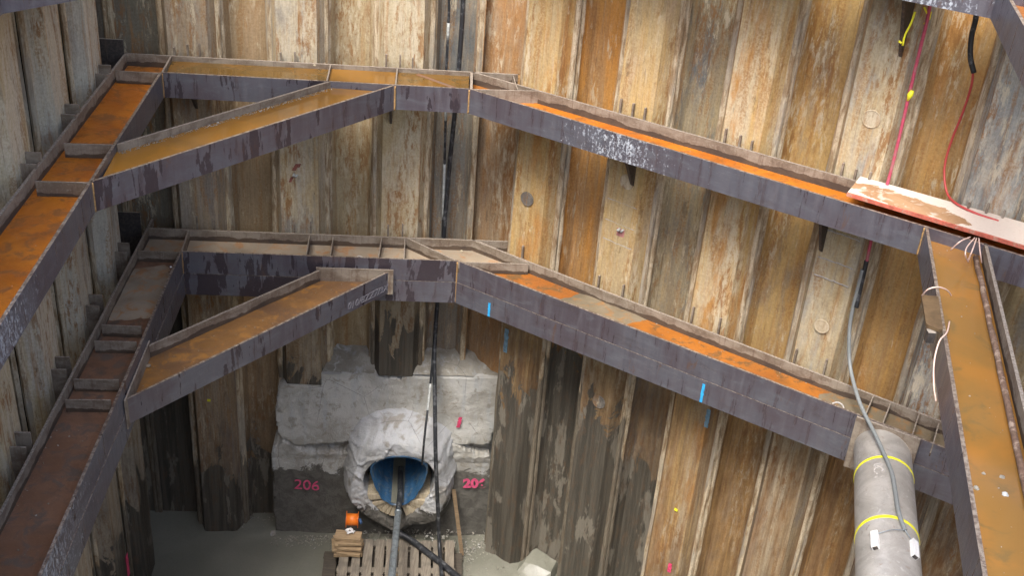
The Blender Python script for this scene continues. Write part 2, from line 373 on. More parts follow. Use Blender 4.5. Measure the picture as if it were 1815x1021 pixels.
class MB:
    def __init__(s): s.v = []; s.f = []; s.m = []
    def add(s, vs, fs, mi=0):
        b = len(s.v); s.v += [Vector(v) for v in vs]; s.f += [tuple(i + b for i in f) for f in fs]; s.m += [mi] * len(fs); return s
    def prism(s, poly, z0, z1, mi=0):
        n = len(poly); a0 = z0 if isinstance(z0, (list, tuple)) else [z0] * n; a1 = z1 if isinstance(z1, (list, tuple)) else [z1] * n
        vs = [(p[0], p[1], z) for p, z in zip(poly, a0)] + [(p[0], p[1], z) for p, z in zip(poly, a1)]
        fs = [tuple(range(n))[::-1], tuple(range(n, 2 * n))] + [(i, (i + 1) % n, (i + 1) % n + n, i + n) for i in range(n)]
        return s.add(vs, fs, mi)
    def extrude(s, poly3, d, mi=0):
        n = len(poly3); p = [Vector(q) for q in poly3]; d = Vector(d)
        fs = [tuple(range(n))[::-1], tuple(range(n, 2 * n))] + [(i, (i + 1) % n, (i + 1) % n + n, i + n) for i in range(n)]
        return s.add(p + [q + d for q in p], fs, mi)
    def box(s, c, ax, ay, az, mi=0):     # centre, three half-axis vectors
        c, ax, ay, az = map(Vector, (c, ax, ay, az))
        vs = [c + ax * i + ay * j + az * k for k in (-1, 1) for j in (-1, 1) for i in (-1, 1)]
        return s.add(vs, [(0, 2, 3, 1), (4, 5, 7, 6), (0, 1, 5, 4), (2, 6, 7, 3), (0, 4, 6, 2), (1, 3, 7, 5)], mi)
    def tube(s, pts, r, seg=10, mi=0, cap=True):
        pts = [Vector(p) for p in pts]; n = len(pts); rr = r if isinstance(r, (list, tuple)) else [r] * n
        t = (pts[1] - pts[0]).normalized(); a = Vector((0, 0, 1)) if abs(t.z) < .9 else Vector((1, 0, 0))
        u = t.cross(a).normalized(); vs = []
        for i, p in enumerate(pts):
            t = (pts[min(i + 1, n - 1)] - pts[max(i - 1, 0)]).normalized()
            u = (u - t * u.dot(t)).normalized(); w = t.cross(u)
            for j in range(seg):
                an = 2 * math.pi * j / seg; vs.append(p + (u * math.cos(an) + w * math.sin(an)) * rr[i])
        fs = [(i * seg + j, i * seg + (j + 1) % seg, (i + 1) * seg + (j + 1) % seg, (i + 1) * seg + j) for i in range(n - 1) for j in range(seg)]
        if cap: fs += [tuple(range(seg))[::-1], tuple(range((n - 1) * seg, n * seg))]
        return s.add(vs, fs, mi)
    def build(s, name, mats, parent=None, smooth=False):
        return mk(name, s.v, s.f, mats, parent, s.m, smooth)
def spline(pts, sub=8):
    pts = [Vector(p) for p in pts]; P = [pts[0] * 2 - pts[1]] + pts + [pts[-1] * 2 - pts[-2]]; out = []
    for i in range(1, len(P) - 2):
        a, b, c, d = P[i - 1:i + 3]
        for k in range(sub):
            t = k / sub
            out.append(.5 * ((2 * b) + (c - a) * t + (2 * a - 5 * b + 4 * c - d) * t * t + (3 * b - a - 3 * c + d) * t ** 3))
    out.append(pts[-1]); return out
def cable(name, pts, r, mat, label=None, cat='cable', parent=None, seg=8, sub=8, group=None):
    o = MB().tube(spline(pts, sub), r, seg).build(name, mat, parent, True)
    if label: tag(o, label, cat, group)
    return o
def cut(p, q, ext):                 # point beyond q on the line p->q
    return q + (q - p).normalized() * ext
def X2(p, d, q, e):                 # plan intersection of two lines
    den = d.x * e.y - d.y * e.x; t = ((q.x - p.x) * e.y - (q.y - p.y) * e.x) / den
    return Vector((p.x + d.x * t, p.y + d.y * t, 0))

# ------------------------------------------------------------------ sheet piles
TAN = (.49, .385, .22); ORG = (.46, .245, .08); BRN = (.25, .14, .07); GREY = (.33, .30, .25); BLU = (.17, .185, .185)
PALE = (.56, .48, .33); OLI = (.30, .23, .13); DRK = (.12, .09, .065); GRN = (.20, .195, .155); OCH = (.53, .365, .15)
TOP = 11.35
def pile(W, prof, z0, tints, wet, label, group, hole=None, z1=TOP, lips=(1, 1)):
    """one U-shaped pile: prof = list of (u, D) in plan, lips = interlock at its two ends"""
    me = MB(); t = .014
    pts = [W.pt(u, D) for u, D in prof]
    # cross-section subdivided so that the flats carry slight dents
    sec = []
    for a, b in zip(pts[:-1], pts[1:]):
        n = max(1, int((b - a).length / .11))
        for i in range(n): sec.append(a.lerp(b, i / n))
    sec.append(pts[-1])
    nz = 30; s0 = random.uniform(0, 99); N = len(sec)
    zs = [z0 + (z1 - z0) * i / nz for i in range(nz + 1)]
    dirs = []
    for i in range(N):
        d = (sec[min(i + 1, N - 1)] - sec[max(i - 1, 0)]).normalized(); nn = Vector((-d.y, d.x, 0))
        if nn.dot(W.n) < 0: nn = -nn
        dirs.append(nn)
    vs = []
    for z in zs:
        for i in range(N):
            w = noise.noise(Vector((sec[i].x * 1.3, sec[i].y * 1.3 + s0, z * .5))) * .016
            vs.append(sec[i] + dirs[i] * w + Vector((0, 0, z)))
    K = len(vs)
    vs += [v + dirs[j % N] * t for j, v in enumerate(vs)]
    fs = []
    for k in range(nz):
        for i in range(N - 1):
            a = k * N + i; fs.append((a, a + 1, a + 1 + N, a + N)); fs.append((a + K, a + K + N, a + K + N + 1, a + K + 1))
        for i in (0, N - 1):
            a = k * N + i; fs.append((a, a + N, a + N + K, a + K))
    for k in (0, nz):
        for i in range(N - 1):
            a = k * N + i; fs.append((a, a + 1, a + 1 + K, a + K))
    me.add(vs, fs)
    for e, on in ((0, lips[0]), (-1, lips[1])):      # rolled interlock bead down each long edge
        if not on: continue
        c = pts[e]; d = (pts[1] - pts[0]).normalized() if e == 0 else (pts[-1] - pts[-2]).normalized()
        nn = Vector((-d.y, d.x, 0)); nn = -nn if nn.dot(W.n) > 0 else nn
        r0 = random.uniform(0, 50); ring = []; nz2 = 60
        sgn = 1 if e == 0 else -1
        cc = c + d * .028 * sgn + nn * .012
        for k in range(nz2 + 1):
            z = z0 + (z1 - z0) * k / nz2; wob = noise.noise(Vector((r0, 3, z * 2.3))) * .007
            q = cc + nn * wob + Vector((0, 0, z)); a, b = d * (.030 + wob * .6), nn * (.032 + wob)
            ring += [q - a - b * .6, q - a + b * .5, q - a * .4 + b, q + a * .5 + b, q + a + b * .3, q + a - b * .6]
        f2 = [(k * 6 + j, k * 6 + (j + 1) % 6, (k + 1) * 6 + (j + 1) % 6, (k + 1) * 6 + j) for k in range(nz2) for j in range(6)]
        f2 += [(0, 1, 2, 3, 4, 5), tuple(nz2 * 6 + j for j in range(6))]
        me.add(ring, f2, 1)
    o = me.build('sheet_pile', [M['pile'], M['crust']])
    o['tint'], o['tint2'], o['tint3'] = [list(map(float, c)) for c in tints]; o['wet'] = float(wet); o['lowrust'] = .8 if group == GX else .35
    tag(o, label, 'sheet pile', group)
    # the mesh is re-used as its own root: plugs ride on it
    if hole:
        for (px, py, r, mt) in hole:
            u, z = W.hit(px, py, prof[1][1] if prof[1][1] == prof[2][1] else GAP)
            D = prof[1][1]; r *= 1
            ring = []; n = 28
            for k in range(n):
                a = 2 * math.pi * k / n; ring.append(W.pt(u + r * math.cos(a), D - .004, z + r * math.sin(a)))
            h = MB().extrude(ring, -W.n * .008)
            tor = []
            for k in range(n + 1):
                a = 2 * math.pi * k / n; tor.append(W.pt(u + r * math.cos(a), D - .010, z + r * math.sin(a)))
            h.tube(tor, .008, 6, 0, False)
            ho = h.build('hole_plug', M['pile'], o)
            ho['tint'], ho['tint2'], ho['tint3'] = [list(c) for c in mt]; ho['wet'] = -5.
    return o
def front_prof(u, w, r): return [(u - r / 2, GAP + DEP / 2), (u, GAP), (u + w, GAP), (u + w + r / 2, GAP + DEP / 2)]
def back_prof(u, w, r, nxt): return [(u + w + r / 2, GAP + DEP / 2 + .016), (u + w + r, GAP + DEP), (nxt - r, GAP + DEP), (nxt - r / 2, GAP + DEP / 2 + .016)]
GR, GX, GL = 'sheet piles of the rear wall', 'sheet piles of the right-hand wall', 'sheet piles of the left wall'
tanplug = ((.55, .47, .34), (.48, .38, .24), (.6, .52, .4)); greyplug = ((.20, .19, .17), (.15, .14, .13), (.3, .28, .24))
# rear wall
rw, rr, rp, ru = .46, .19, 1.25, .46
RF = [(((.38, .33, .26), (.38, .29, .18), (.24, .21, .18)), 1.1, -.5, 'grey sheet pile with a dark wet foot, standing on the floor nearest the left corner', None),
      (((.56, .50, .39), TAN, GREY), 2.9, 2.66, 'pale sheet pile with a dripping red mark, ending above the left of the concrete block', None),
      ((PALE, (.56, .50, .38), TAN), 3.6, 2.84, 'cream sheet pile with a round plug, ending with a brown wet foot above the tunnel', [(702, 348, .075, tanplug)])]
for k, (ti, wet, z0, lab, hole) in enumerate(RF):
    pile(REAR, front_prof(ru + rp * k, rw, rr), z0, ti, wet, lab, GR, hole)
RB = [(((.44, .31, .18), (.36, .27, .16), (.32, .24, .15)), 1.2, -.5, 'brown recessed sheet pile left of the pale one with the red mark'),
      (((.48, .39, .25), TAN, (.38, .29, .17)), 1.6, 2.3, 'tan recessed sheet pile between the pale one and the cream one with the plug')]
for k, (ti, wet, z0, lab) in enumerate(RB):
    pile(REAR, back_prof(ru + rp * k, rw, rr, ru + rp * (k + 1)), z0, ti, wet, lab, GR)
pile(REAR, [(-.54, GAP + DEP), (-.30, GAP + DEP)], -.5, ((.20, .18, .15), GRN, DRK), 4.0, 'narrow dark sheet pile in the left corner of the pit', GR, lips=(0, 1))
pile(REAR, [(-.30, GAP + DEP), (ru - rr, GAP + DEP), (ru - rr / 2, GAP + DEP / 2)], -.5, (GRN, (.23, .20, .15), (.17, .15, .12)), 4.2, 'dark greenish recessed sheet pile next to the left corner', GR)
e3 = ru + 2 * rp
pile(REAR, [(e3 + rw + rr / 2, GAP + DEP / 2), (e3 + rw + rr, GAP + DEP), (4.0, GAP + DEP), (4.12, GAP + DEP / 2 + .05)], 2.3, ((.26, .25, .22), (.30, .26, .20), BLU), 1.6,
     'grey recessed sheet pile with the two hanging hoses in front', GR)
# corner pile bending into the right-hand wall
xw, xr, xp, xu = .44, .20, 1.26, .64
class Poly:                         # free-form plan helper with the same interface
    def __init__(s, W): s.n = W.n
    def pt(s, u, D, z=0): return Vector((u, D, z))
c0 = REAR.pt(4.12, GAP + DEP / 2 + .05); c1 = RIGHT.pt(-.24, GAP + DEP); c2 = RIGHT.pt(xu - xr, GAP + DEP); c3 = RIGHT.pt(xu - xr / 2, GAP + DEP / 2)
pile(Poly(RIGHT), [(c.x, c.y) for c in (c0, c1, c2, c3)], 2.3, ((.44, .24, .10), (.40, .30, .19), (.34, .25, .17)), 1.8, 'rusty brown corner pile between the rear wall and the right-hand wall', GR)
XF = [((OCH, TAN, ORG), 3.3, -.5, 'ochre sheet pile with a round plug, foot on the mud right of the concrete block', [(935, 352, .085, greyplug)]),
      ((TAN, OCH, (.52, .40, .26)), 3.3, -.5, 'tan sheet pile with welded cross lines and two round plugs, grey mud on its foot', [(1112, 322, .085, tanplug), (1062, 712, .085, greyplug)]),
      ((OCH, PALE, ORG), .45, -.5, 'bright ochre flaking sheet pile with a pink mark at its foot', None),
      (((.50, .43, .30), TAN, (.36, .34, .29)), .6, -.5, 'cream and grey sheet pile with two round plugs beside the pink cable', [(1545, 210, .085, tanplug), (1457, 578, .075, tanplug)]),
      (((.36, .36, .33), BLU, (.50, .45, .36)), .5, -.5, 'blue-grey sheet pile behind the painted board at the right edge', None),
      ((TAN, OLI, GREY), .5, -.5, 'tan front sheet pile further right than the blue-grey one', None),
      ((OLI, TAN, GREY), .5, -.5, 'olive front sheet pile at the far right end of the wall', None)]
for k, (ti, wet, z0, lab, hole) in enumerate(XF):
    pile(RIGHT, front_prof(xu + xp * k, xw, xr), z0, ti, wet, lab, GX, hole)
XB = [(((.56, .27, .065), (.40, .25, .12), (.50, .27, .08)), 3.7, 'orange recessed sheet pile with pale spatters above the upper beam'),
      (((.30, .25, .17), (.42, .34, .20), BLU), 2.5, 'olive recessed sheet pile with blue-grey streaks'),
      (((.46, .27, .09), OCH, (.34, .26, .16)), .5, 'brown-ochre recessed sheet pile between the flaking pile and the cream one'),
      (((.52, .30, .095), (.42, .29, .14), ORG), .4, 'orange-brown recessed sheet pile behind the red cable'),
      ((OLI, TAN, GREY), .4, 'recessed sheet pile right of the blue-grey one'), ((TAN, OLI, GREY), .4, 'last recessed sheet pile at the right end of the wall')]
for k, (ti, wet, lab) in enumerate(XB):
    pile(RIGHT, back_prof(xu + xp * k, xw, xr, xu + xp * (k + 1)), -.5, ti, wet, lab, GX)
# left wall (u runs towards the camera)
lw, lr, lp, lu = .44, .20, 1.25, .57
pile(LEFT, [(-.42, GAP + DEP), (lu - lr, GAP + DEP), (lu - lr / 2, GAP + DEP / 2)], -.5, (GRN, OLI, DRK), 4., 'grey-green sheet pile closing the left corner on the left wall', GL, lips=(0, 1))
ln = ['nearest the corner', 'second from the corner', 'third from the corner', 'fourth from the corner', 'fifth from the corner', 'sixth from the corner', 'seventh from the corner', 'eighth from the corner', 'ninth from the corner']
LT = [((.66, .63, .53), (.54, .51, .42), (.42, .39, .33)), ((.56, .52, .42), (.66, .58, .43), (.42, .39, .33)), ((.66, .58, .43), (.56, .50, .40), TAN), ((.56, .46, .28), PALE, GREY)]
LB = [((.26, .28, .28), (.42, .32, .20), GREY), ((.28, .30, .30), (.44, .41, .35), (.50, .44, .33)), (GREY, BLU, TAN), ((.36, .30, .20), GREY, BLU)]
for k in range(9):
    pile(LEFT, front_prof(lu + lp * k, lw, lr), -.5, LT[min(k, 3)], 1.7 if k < 2 else .8, 'pale protruding sheet pile of the left wall, ' + ln[k], GL)
    pile(LEFT, back_prof(lu + lp * k, lw, lr, lu + lp * (k + 1)), -.5, LB[min(k, 3)], 1.6, 'blue-grey and brown recessed sheet pile of the left wall, ' + ln[k], GL)

# ------------------------------------------------------------------ floor
def floor():
    x0, x1, y0, y1 = -6.2, 9.5, -2, 15.5; st = .07; nx = int((x1 - x0) / st); ny = int((y1 - y0) / st); vs = []; fs = []
    for j in range(ny + 1):
        for i in range(nx + 1):
            x = x0 + st * i; y = y0 + st * j
            z = noise.noise(Vector((x * .7, y * .7, 0))) * .03 + noise.noise(Vector((x * 3, y * 3, 1))) * .008
            d = math.hypot((x - .05) / .9, (y - 12.35) / .8)           # silt heap at the foot of the right wall
            if d < 1: z += .14 * (1 - d) ** 1.0 + noise.noise(Vector((x * 7, y * 7, 2))) * .05 * (1 - d)
            d = math.hypot((x + 3.4) / .7, (y - 12.7) / .35)
            if d < 1: z += .05 * (1 - d) + noise.noise(Vector((x * 9, y * 9, 2))) * .05 * (1 - d)
            vs.append((x, y, z))
    for j in range(ny):
        for i in range(nx):
            a = j * (nx + 1) + i; fs.append((a, a + 1, a + nx + 2, a + nx + 1))
    o = mk('ground', vs, fs, M['mudm'], None, None, True); tag(o, kind='structure')
floor()
# surface outside the pit, level with the street
gz = 11.0
g = MB()
cA = LEFT.pt(12.9, GAP + DEP + .06); cB = LEFT.pt(-.62, GAP + DEP + .06); cC = c1 + RIGHT.n * .1; cD = RIGHT.pt(9.0, GAP + DEP + .06)
vs = [(-60, cA.y, gz), (cA.x, cA.y, gz), (cB.x, cB.y, gz), (cC.x, cC.y, gz), (cD.x, cD.y, gz), (60, cD.y, gz), (60, 60, gz), (-60, 60, gz)]
o = mk('street_ground', vs, [(0, 1, 2, 7), (2, 3, 6, 7), (3, 4, 5, 6)], M['mudm']); tag(o, kind='structure')
vs = [(-60, -60, 7.5), (60, -60, 7.5), (60, cD.y - .1, 7.5), (cD.x + .1, cD.y - .1, 7.5), (cD.x + .1, -1.4, 7.5), (-60, -1.4, 7.5)]
o = mk('lowered_near_ground', vs, [(0, 1, 4, 5), (1, 2, 3, 4)], M['mudm']); tag(o, kind='structure')  # added near ground, lowered with the near walls to let in sky light

# ------------------------------------------------------------------ waling beams
FH = .29; FT = .028; WT = .018
def strip(mb, p, q, side, t, z0, z1, mi=0):
    """upright plate along p->q, thickness t towards side"""
    d = (q - p).normalized(); n = Vector((-d.y, d.x, 0)); n = n if n.dot(side) > 0 else -n
    mb.prism([p, q, q + n * t, p + n * t], z0, z1, mi)
def beam(name, f0, f1, b0, b1, zt, label, web, stiff=(), rows=1, splat=None, splat_sheen_r=.01, wetthr=.9, fext=None, bext=None, silt=(), cat='steel beam', group=None, backm=None, webadd=None, webz=0.):
    """H beam laid on its side. f = face line towards the pit, b = line towards the wall (plan points), zt = top"""
    flat = lambda v: Vector((v.x, v.y, 0))
    f0, f1, b0, b1 = map(flat, (f0, f1, b0, b1))
    root = empty(name, Vector(((f0.x + f1.x + b0.x + b1.x) / 4, (f0.y + f1.y + b0.y + b1.y) / 4, zt - FH * rows)), label, cat, group)
    tob = (b0 - f0); tof = -tob
    for r in range(rows):
        z1 = zt - r * (FH + .004); z0 = z1 - FH
        m = MB(); a0, a1 = (fext or (f0, f1)); fd_ = (f1 - f0).normalized(); fn_ = Vector((-fd_.y, fd_.x, 0)); fn_ = fn_ if fn_.dot(tof) > 0 else -fn_; strip(m, flat(a0) + fn_ * (.006 * r), flat(a1) + fn_ * (.006 * r), tob, FT, z0, z1)
        o = m.build('front_flange', M['scale'], root); o['wetthr'] = float(wetthr); o['splat'] = list(splat) if splat else [0., 0., -50.]; o['splat_sheen_r'] = float(splat_sheen_r)
        m = MB(); a0, a1 = (bext or (b0, b1)); strip(m, flat(a0), flat(a1), tof, FT, z0, z1)
        bo_ = m.build('back_flange', M[backm or 'mud'], root); bo_['band'] = float(z1 - FH / 2 + .055)
        zm = z1 - FH / 2 - webz
        d = (f1 - f0).normalized(); n = Vector((-d.y, d.x, 0)); n = n if n.dot(tob) > 0 else -n
        e = n * (FT - .002)
        m = MB().prism(([f0 + e, f1 + e, b1 - e, b0 - e] if not webadd else [f0 + e, f1 + e] + [flat(w_) for w_ in webadd[0]] + [b1 - e, b0 - e] + [flat(w_) for w_ in webadd[1]]), zm - WT, zm)
        m.build('web', M[web] if r == 0 else M['rustbrown'], root)
        if r == 0:
            for (poly, mt) in silt:
                poly = [flat(p_) for p_ in poly]; vs_ = []; fs_ = []; nu, nv = 60, 14
                for i in range(nu + 1):
                    for j in range(nv + 1):
                        p_ = poly[0].lerp(poly[1], i / nu).lerp(poly[3].lerp(poly[2], i / nu), j / nv)
                        e_ = min(i, nu - i) / nu; h_ = -.014 + .030 * min(1, e_ * 4.5) + .020 * noise.noise(Vector((p_.x * 3, p_.y * 3, 1))) + .006 * noise.noise(Vector((p_.x * 11, p_.y * 11, 1)))
                        h_ = min(h_, .02)
                        vs_.append(Vector((p_.x, p_.y, zm + h_)))
                fs_ = [(i * (nv + 1) + j, (i + 1) * (nv + 1) + j, (i + 1) * (nv + 1) + j + 1, i * (nv + 1) + j + 1) for i in range(nu) for j in range(nv)]
                mk('silt', vs_, fs_, M[mt], root, None, True)
            for (s0, s1, t) in stiff:
                s0, s1 = flat(s0), flat(s1); dd = (s1 - s0).normalized()
                m = MB(); strip(m, s0 + dd * (FT + .001), s1 - dd * (FT + .001), Vector((1, 0, 0)), t, zm + .001, z1 - .004)
                bo_ = m.build('stiffener', M['mud'], root); bo_['band'] = float(zm + .045)
    return root
def puddle(poly, z, mat):
    c = sum(poly, Vector()) / len(poly)
    poly = [c + (p - c) * 1.0 for p in poly]
    o = mk('water', [(p.x, p.y, z) for p in poly], [tuple(range(len(poly)))], M[mat]); tag(o, kind='structure'); return o
Z1, Z2, Z3 = ZC - 4.2, ZC - 6.38, ZC - 6.53
g1 = lambda x, y: at(x, y, Z1)
g2 = lambda x, y: at(x, y, Z2)
g3 = lambda x, y: at(x, y, Z3)
GU, GW = 'upper ring of steel beams', 'lower ring of steel beams'
# upper ring
A, B, C, E = g1(221, 93), g1(287, 128), g1(832, 157.5), g1(921, 131)
LBk = cut(A, g1(33, 333), 9.0); LFk = cut(B, g1(163, 322), 7.6)
RBs = g1(838, 126); RBe = cut(RBs, g1(1520, 320), 4.4); RFe = cut(C, g1(1640, 402), 3.5)
ins = lambda p, q, t: p + (q - p).normalized() * t
rear1 = beam('waling_beam', B, C, A, E, Z1, 'upper rear beam with olive water in its trough', 'rust',
    [(g1(285, 128), g1(302, 97), .02), (g1(578, 143.5), g1(585, 112), .015), (g1(700, 150.5), g1(703, 119), .015), (g1(833, 157.5), g1(834, 126), .03)],
    1, wetthr=.56, webadd=([g1(958, 161)], [ins(A, LBk, .55)]), group=GU)
strip_ = MB(); strip(strip_, C.copy() * 1, g1(962, 161), Vector((0, 1, 0)), .02, Z1 - FH, Z1 - .003); strip_.build('stiffener', M['mud'], rear1)
strip_ = MB(); strip(strip_, g1(737, 125), g1(823, 156), Vector((0, 1, 0)), .05, Z1 - .1, Z1 - .046); strip_.build('submerged_rib', M['rustbrown'], rear1)
# grid plates where the rear beam runs on behind the right-hand one
left1 = beam('waling_beam', B, LFk, ins(A, LBk, .56), LBk, Z1, 'upper left beam with a bright orange dry trough running out of the picture', 'rustbright',
    [(g1(287, 128), g1(200, 123), .02), (g1(205, 255), g1(108, 252), .02), (g1(163, 322), g1(57, 319), .02)],
    1, splat=at(10, 600, Z1 - .15), splat_sheen_r=1.9, wetthr=.70, bext=(A + (A - LBk).normalized() * .02, LBk), group=GU)
right1 = beam('waling_beam', C, RFe, RBs, RBe, Z1, 'upper right-hand beam with a thin orange strip and white spatter on its face', 'rustbright',
    [(g1(917, 159), g1(908, 131), .012)], 1, webz=.006, splat=at(1110, 255, Z1 - .15), splat_sheen_r=1.6, wetthr=.80, group=GU)
bf0, bf1, bb0, bb1 = g1(163, 322), g1(700, 151), g1(205, 255), g1(583, 143)
brace1 = beam('brace_beam', bf0, bf1, bb0, bb1, Z1, 'upper diagonal corner brace full of rusty water with drip stains on its face', 'rustolive', [], 1, wetthr=.555, group=GU)
sR = g1(1750, 432)
st0 = g1(1640, 402); st1 = cut(st0, g1(1742, 1021), 4.2); sr1 = cut(sR, g1(1815, 700), 6.2)
strut1 = beam('strut_beam', st0, st1, sR, sr1, Z1, 'upper cross strut beam under the end of the painted board, its trough brown with wet silt', 'rustolive', [], 1, wetthr=.9, group=GU)
# rain water lying in the troughs
def inset(q, d):
    c = sum(q, Vector()) / len(q); return [p + (c - p).normalized() * d for p in q]
puddle([g1(304, 97), g1(583, 112), g1(577, 143), g1(292, 127)], Z1 - .060, 'water')
puddle([g1(587, 113), g1(702, 119.5), g1(699, 150), g1(580, 143)], Z1 - .050, 'waterolive')
puddle([g1(706, 120), g1(832, 126), g1(831, 157), g1(702, 150)], Z1 - .050, 'water')
puddle([bf0 + (bf1 - bf0) * .01, bf0.lerp(bf1, .99), bb1, bb0], Z1 - .075, 'waterolive')
puddle([st0.lerp(sR, .07), st1.lerp(sr1, .07), st1.lerp(sr1, .93), st0.lerp(sR, .93)], Z1 - .115, 'watersilt')
# lower ring (two beams high)
A2, B2, C2, E2 = g2(260, 403), g2(322, 446), g2(811, 463), g2(900, 427)
L2b = cut(A2, g2(0, 905), 6.5); L2f = cut(B2, g2(75, 1017), 5.0)
R2s = g2(840, 425); R2e = cut(g2(938, 468), g2(1660, 745), 3.6); R2f = cut(C2, g2(1518, 735), 4.2)
rear2 = beam('waling_beam', B2, C2, A2, E2, Z2, 'lower rear beam two sections high with a grey dusty trough', 'rustdust',
    [(ins(C2, g2(938, 467), -.02), ins(g2(938, 467), C2, -.02), .02), (g2(320, 446), g2(333, 406), .02), (g2(541, 455), g2(548, 415), .012), (g2(584, 456), g2(590, 417), .012), (g2(669, 459), g2(676, 419), .012), (g2(715, 460), g2(717, 421), .012),
     (g2(811, 463), g2(719, 421), .02), (g2(938, 467), g2(843, 425), .02)],
    2, wetthr=.49, webadd=([g2(934, 467)], [ins(A2, L2b, .55)]), group=GW)
left2 = beam('waling_beam', B2, L2f, ins(A2, L2b, .56), L2b, Z2, 'lower left beam two sections high with brown trough and face of slurry and painted sky sheen', 'rustbrown',
    [(g2(322, 446), g2(240, 443), .02), (g2(255, 578), g2(175, 574), .015), (g2(247, 605), g2(162, 603), .015), (g2(216, 672), g2(125, 671), .015), (g2(202, 708), g2(110, 707), .015)],
    2, silt=[([ins(B2, L2f, .06), ins(B2, L2f, 1.50), ins(A2, L2b, 2.15), ins(A2, L2b, .62)], 'rustdust')], splat=at(95, 1030, Z2 - .12), splat_sheen_r=3.4, wetthr=.62, bext=(A2 + (A2 - L2b).normalized() * .25, L2b), group=GW)  # wide cement spatter doubles as sky sheen painted into the face colour
right2 = beam('waling_beam', C2, R2f, R2s, R2e, Z2, 'lower right-hand beam two sections high with silt in its trough and blue marks', 'rust',
    [(g2(1533, 735), g2(1549, 697), .012), (g2(1563, 752), g2(1580, 708), .012), (g2(1615, 774), g2(1630, 727), .012), (g2(1652, 790), g2(1664, 747), .012)], 2, webz=.006, silt=[([ins(C2, R2f, a_), ins(C2, R2f, b_), ins(R2s, R2e, b_ + .35), ins(R2s, R2e, a_ + .55)], 'siltgrey') for a_, b_ in ((1.0, 2.35), (4.0, 7.0))], wetthr=.72, group=GW)
br0, br1, bq0, bq1 = g3(222, 710), g3(690, 482), g3(262, 612), g3(565, 478)
brace2 = beam('brace_beam', br0, br1, bq0, bq1, Z3, 'lower diagonal corner brace with chalk numbers on its face', 'rustbrace', [], 1, wetthr=.57, group=GW)
# weld seams / end plates
def seam(p, z0, z1, root, r=.011, dirn=Vector((0, -1, 0))):
    n = 14; pts = [Vector((p.x, p.y, z0 + (z1 - z0) * i / n)) + Vector((noise.noise(Vector((p.x * 9, i * 1.7, 0))) * .004, 0, 0)) for i in range(n + 1)]
    MB().tube(pts, r, 6).build('weld_seam', M['weld'], root, True)
seam(B, Z1 - FH, Z1 - .01, rear1); seam(C, Z1 - FH, Z1 - .01, rear1); seam(bf1, Z1 - FH, Z1 - .01, brace1, .014); seam(bf0, Z1 - FH, Z1 - .01, brace1)
seam(st0, Z1 - FH, Z1 - .01, strut1, .013); seam(B2, Z2 - 2 * FH, Z2 - .01, rear2, .009); seam(C2, Z2 - 2 * FH, Z2 - .01, rear2, .010)
def endplate(p, q, z0, z1, root, t=.02, mt='weld'):
    d = (q - p).normalized(); n = Vector((d.y, -d.x, 0))
    if n.y > 0 and abs(n.y) > .5: n = -n
    if abs(n.y) <= .5 and n.x < 0: n = -n
    MB().prism([p, q, q + n * t, p + n * t], z0, z1).build('end_plate', M[mt], root)
dr = (C2 - B2).normalized()
endplate(Vector((bq1.x, bq1.y, 0)) - dr * .03 - Vector((0, .0, 0)), Vector((br1.x, br1.y, 0)) + dr * .05, Z3 - FH - .015, Z3 + .035, brace2, .016, 'mud')
dl = (L2f - B2).normalized()
endplate(Vector((bq0.x, bq0.y, 0)) - dl * .05, Vector((br0.x, br0.y, 0)) + dl * .05, Z3 - FH - .02, Z3 + .03, brace2, .016, 'mud')
# parts of the next ring above, only their undersides reach into the picture
Z0r, Z0l = ZC - 1.975, ZC - 2.32
k0 = at(1755, 32, Z0r - FH); kl = at(1560, -6, Z0r - FH)
dR = (RFe - C).normalized(); dS = (st1 - st0).normalized(); nS = Vector((-dS.y, dS.x, 0)); nW = Vector((-dR.y, dR.x, 0))
kl = k0 - dR * 5.0; ke = k0 + dR * 2.6
top_r = beam('waling_beam', kl, ke, kl + nW * .55, ke + nW * .55, Z0r, 'grey-blue beam crossing the top right corner of the picture', 'rust', [], 1, splat=k0 - dR * .5 + Vector((0, 0, .15)), splat_sheen_r=1.2, wetthr=.8, group='highest ring of steel beams')
nSl = nS if nS.x > 0 else -nS
top_s = beam('strut_beam', k0, k0 + dS * 8, k0 + nSl * .55 + dR * .1, k0 + nSl * .55 + dS * 8, Z0r, 'strut beam coming down the top right edge of the picture', 'rust', [], 1, wetthr=.8, group='highest ring of steel beams')
q0 = at(5, 24, Z0l - FH); dB = (bf1 - bf0).normalized(); nB = Vector((-dB.y, dB.x, 0)); dLf = (LFk - B).normalized(); nL = Vector((-dLf.y, dLf.x, 0)); nL = nL if nL.x < 0 else -nL
top_b = beam('brace_beam', q0, q0 + dB * 3.9, q0 + nB * .58 + dB * .35, q0 + nB * .58 + dB * 3.1, Z0l, 'brace beam just cutting the top left corner of the picture', 'rust', [], 1, wetthr=.8, group='highest ring of steel beams')
top_l = beam('waling_beam', q0 - dLf * 3.6, q0 + dLf * 7, q0 - dLf * 3.6 + nL * .55, q0 + dLf * 7 + nL * .55, Z0l, 'beam along the left wall above the top left corner of the picture', 'rust', [], 1, wetthr=.8, group='highest ring of steel beams')

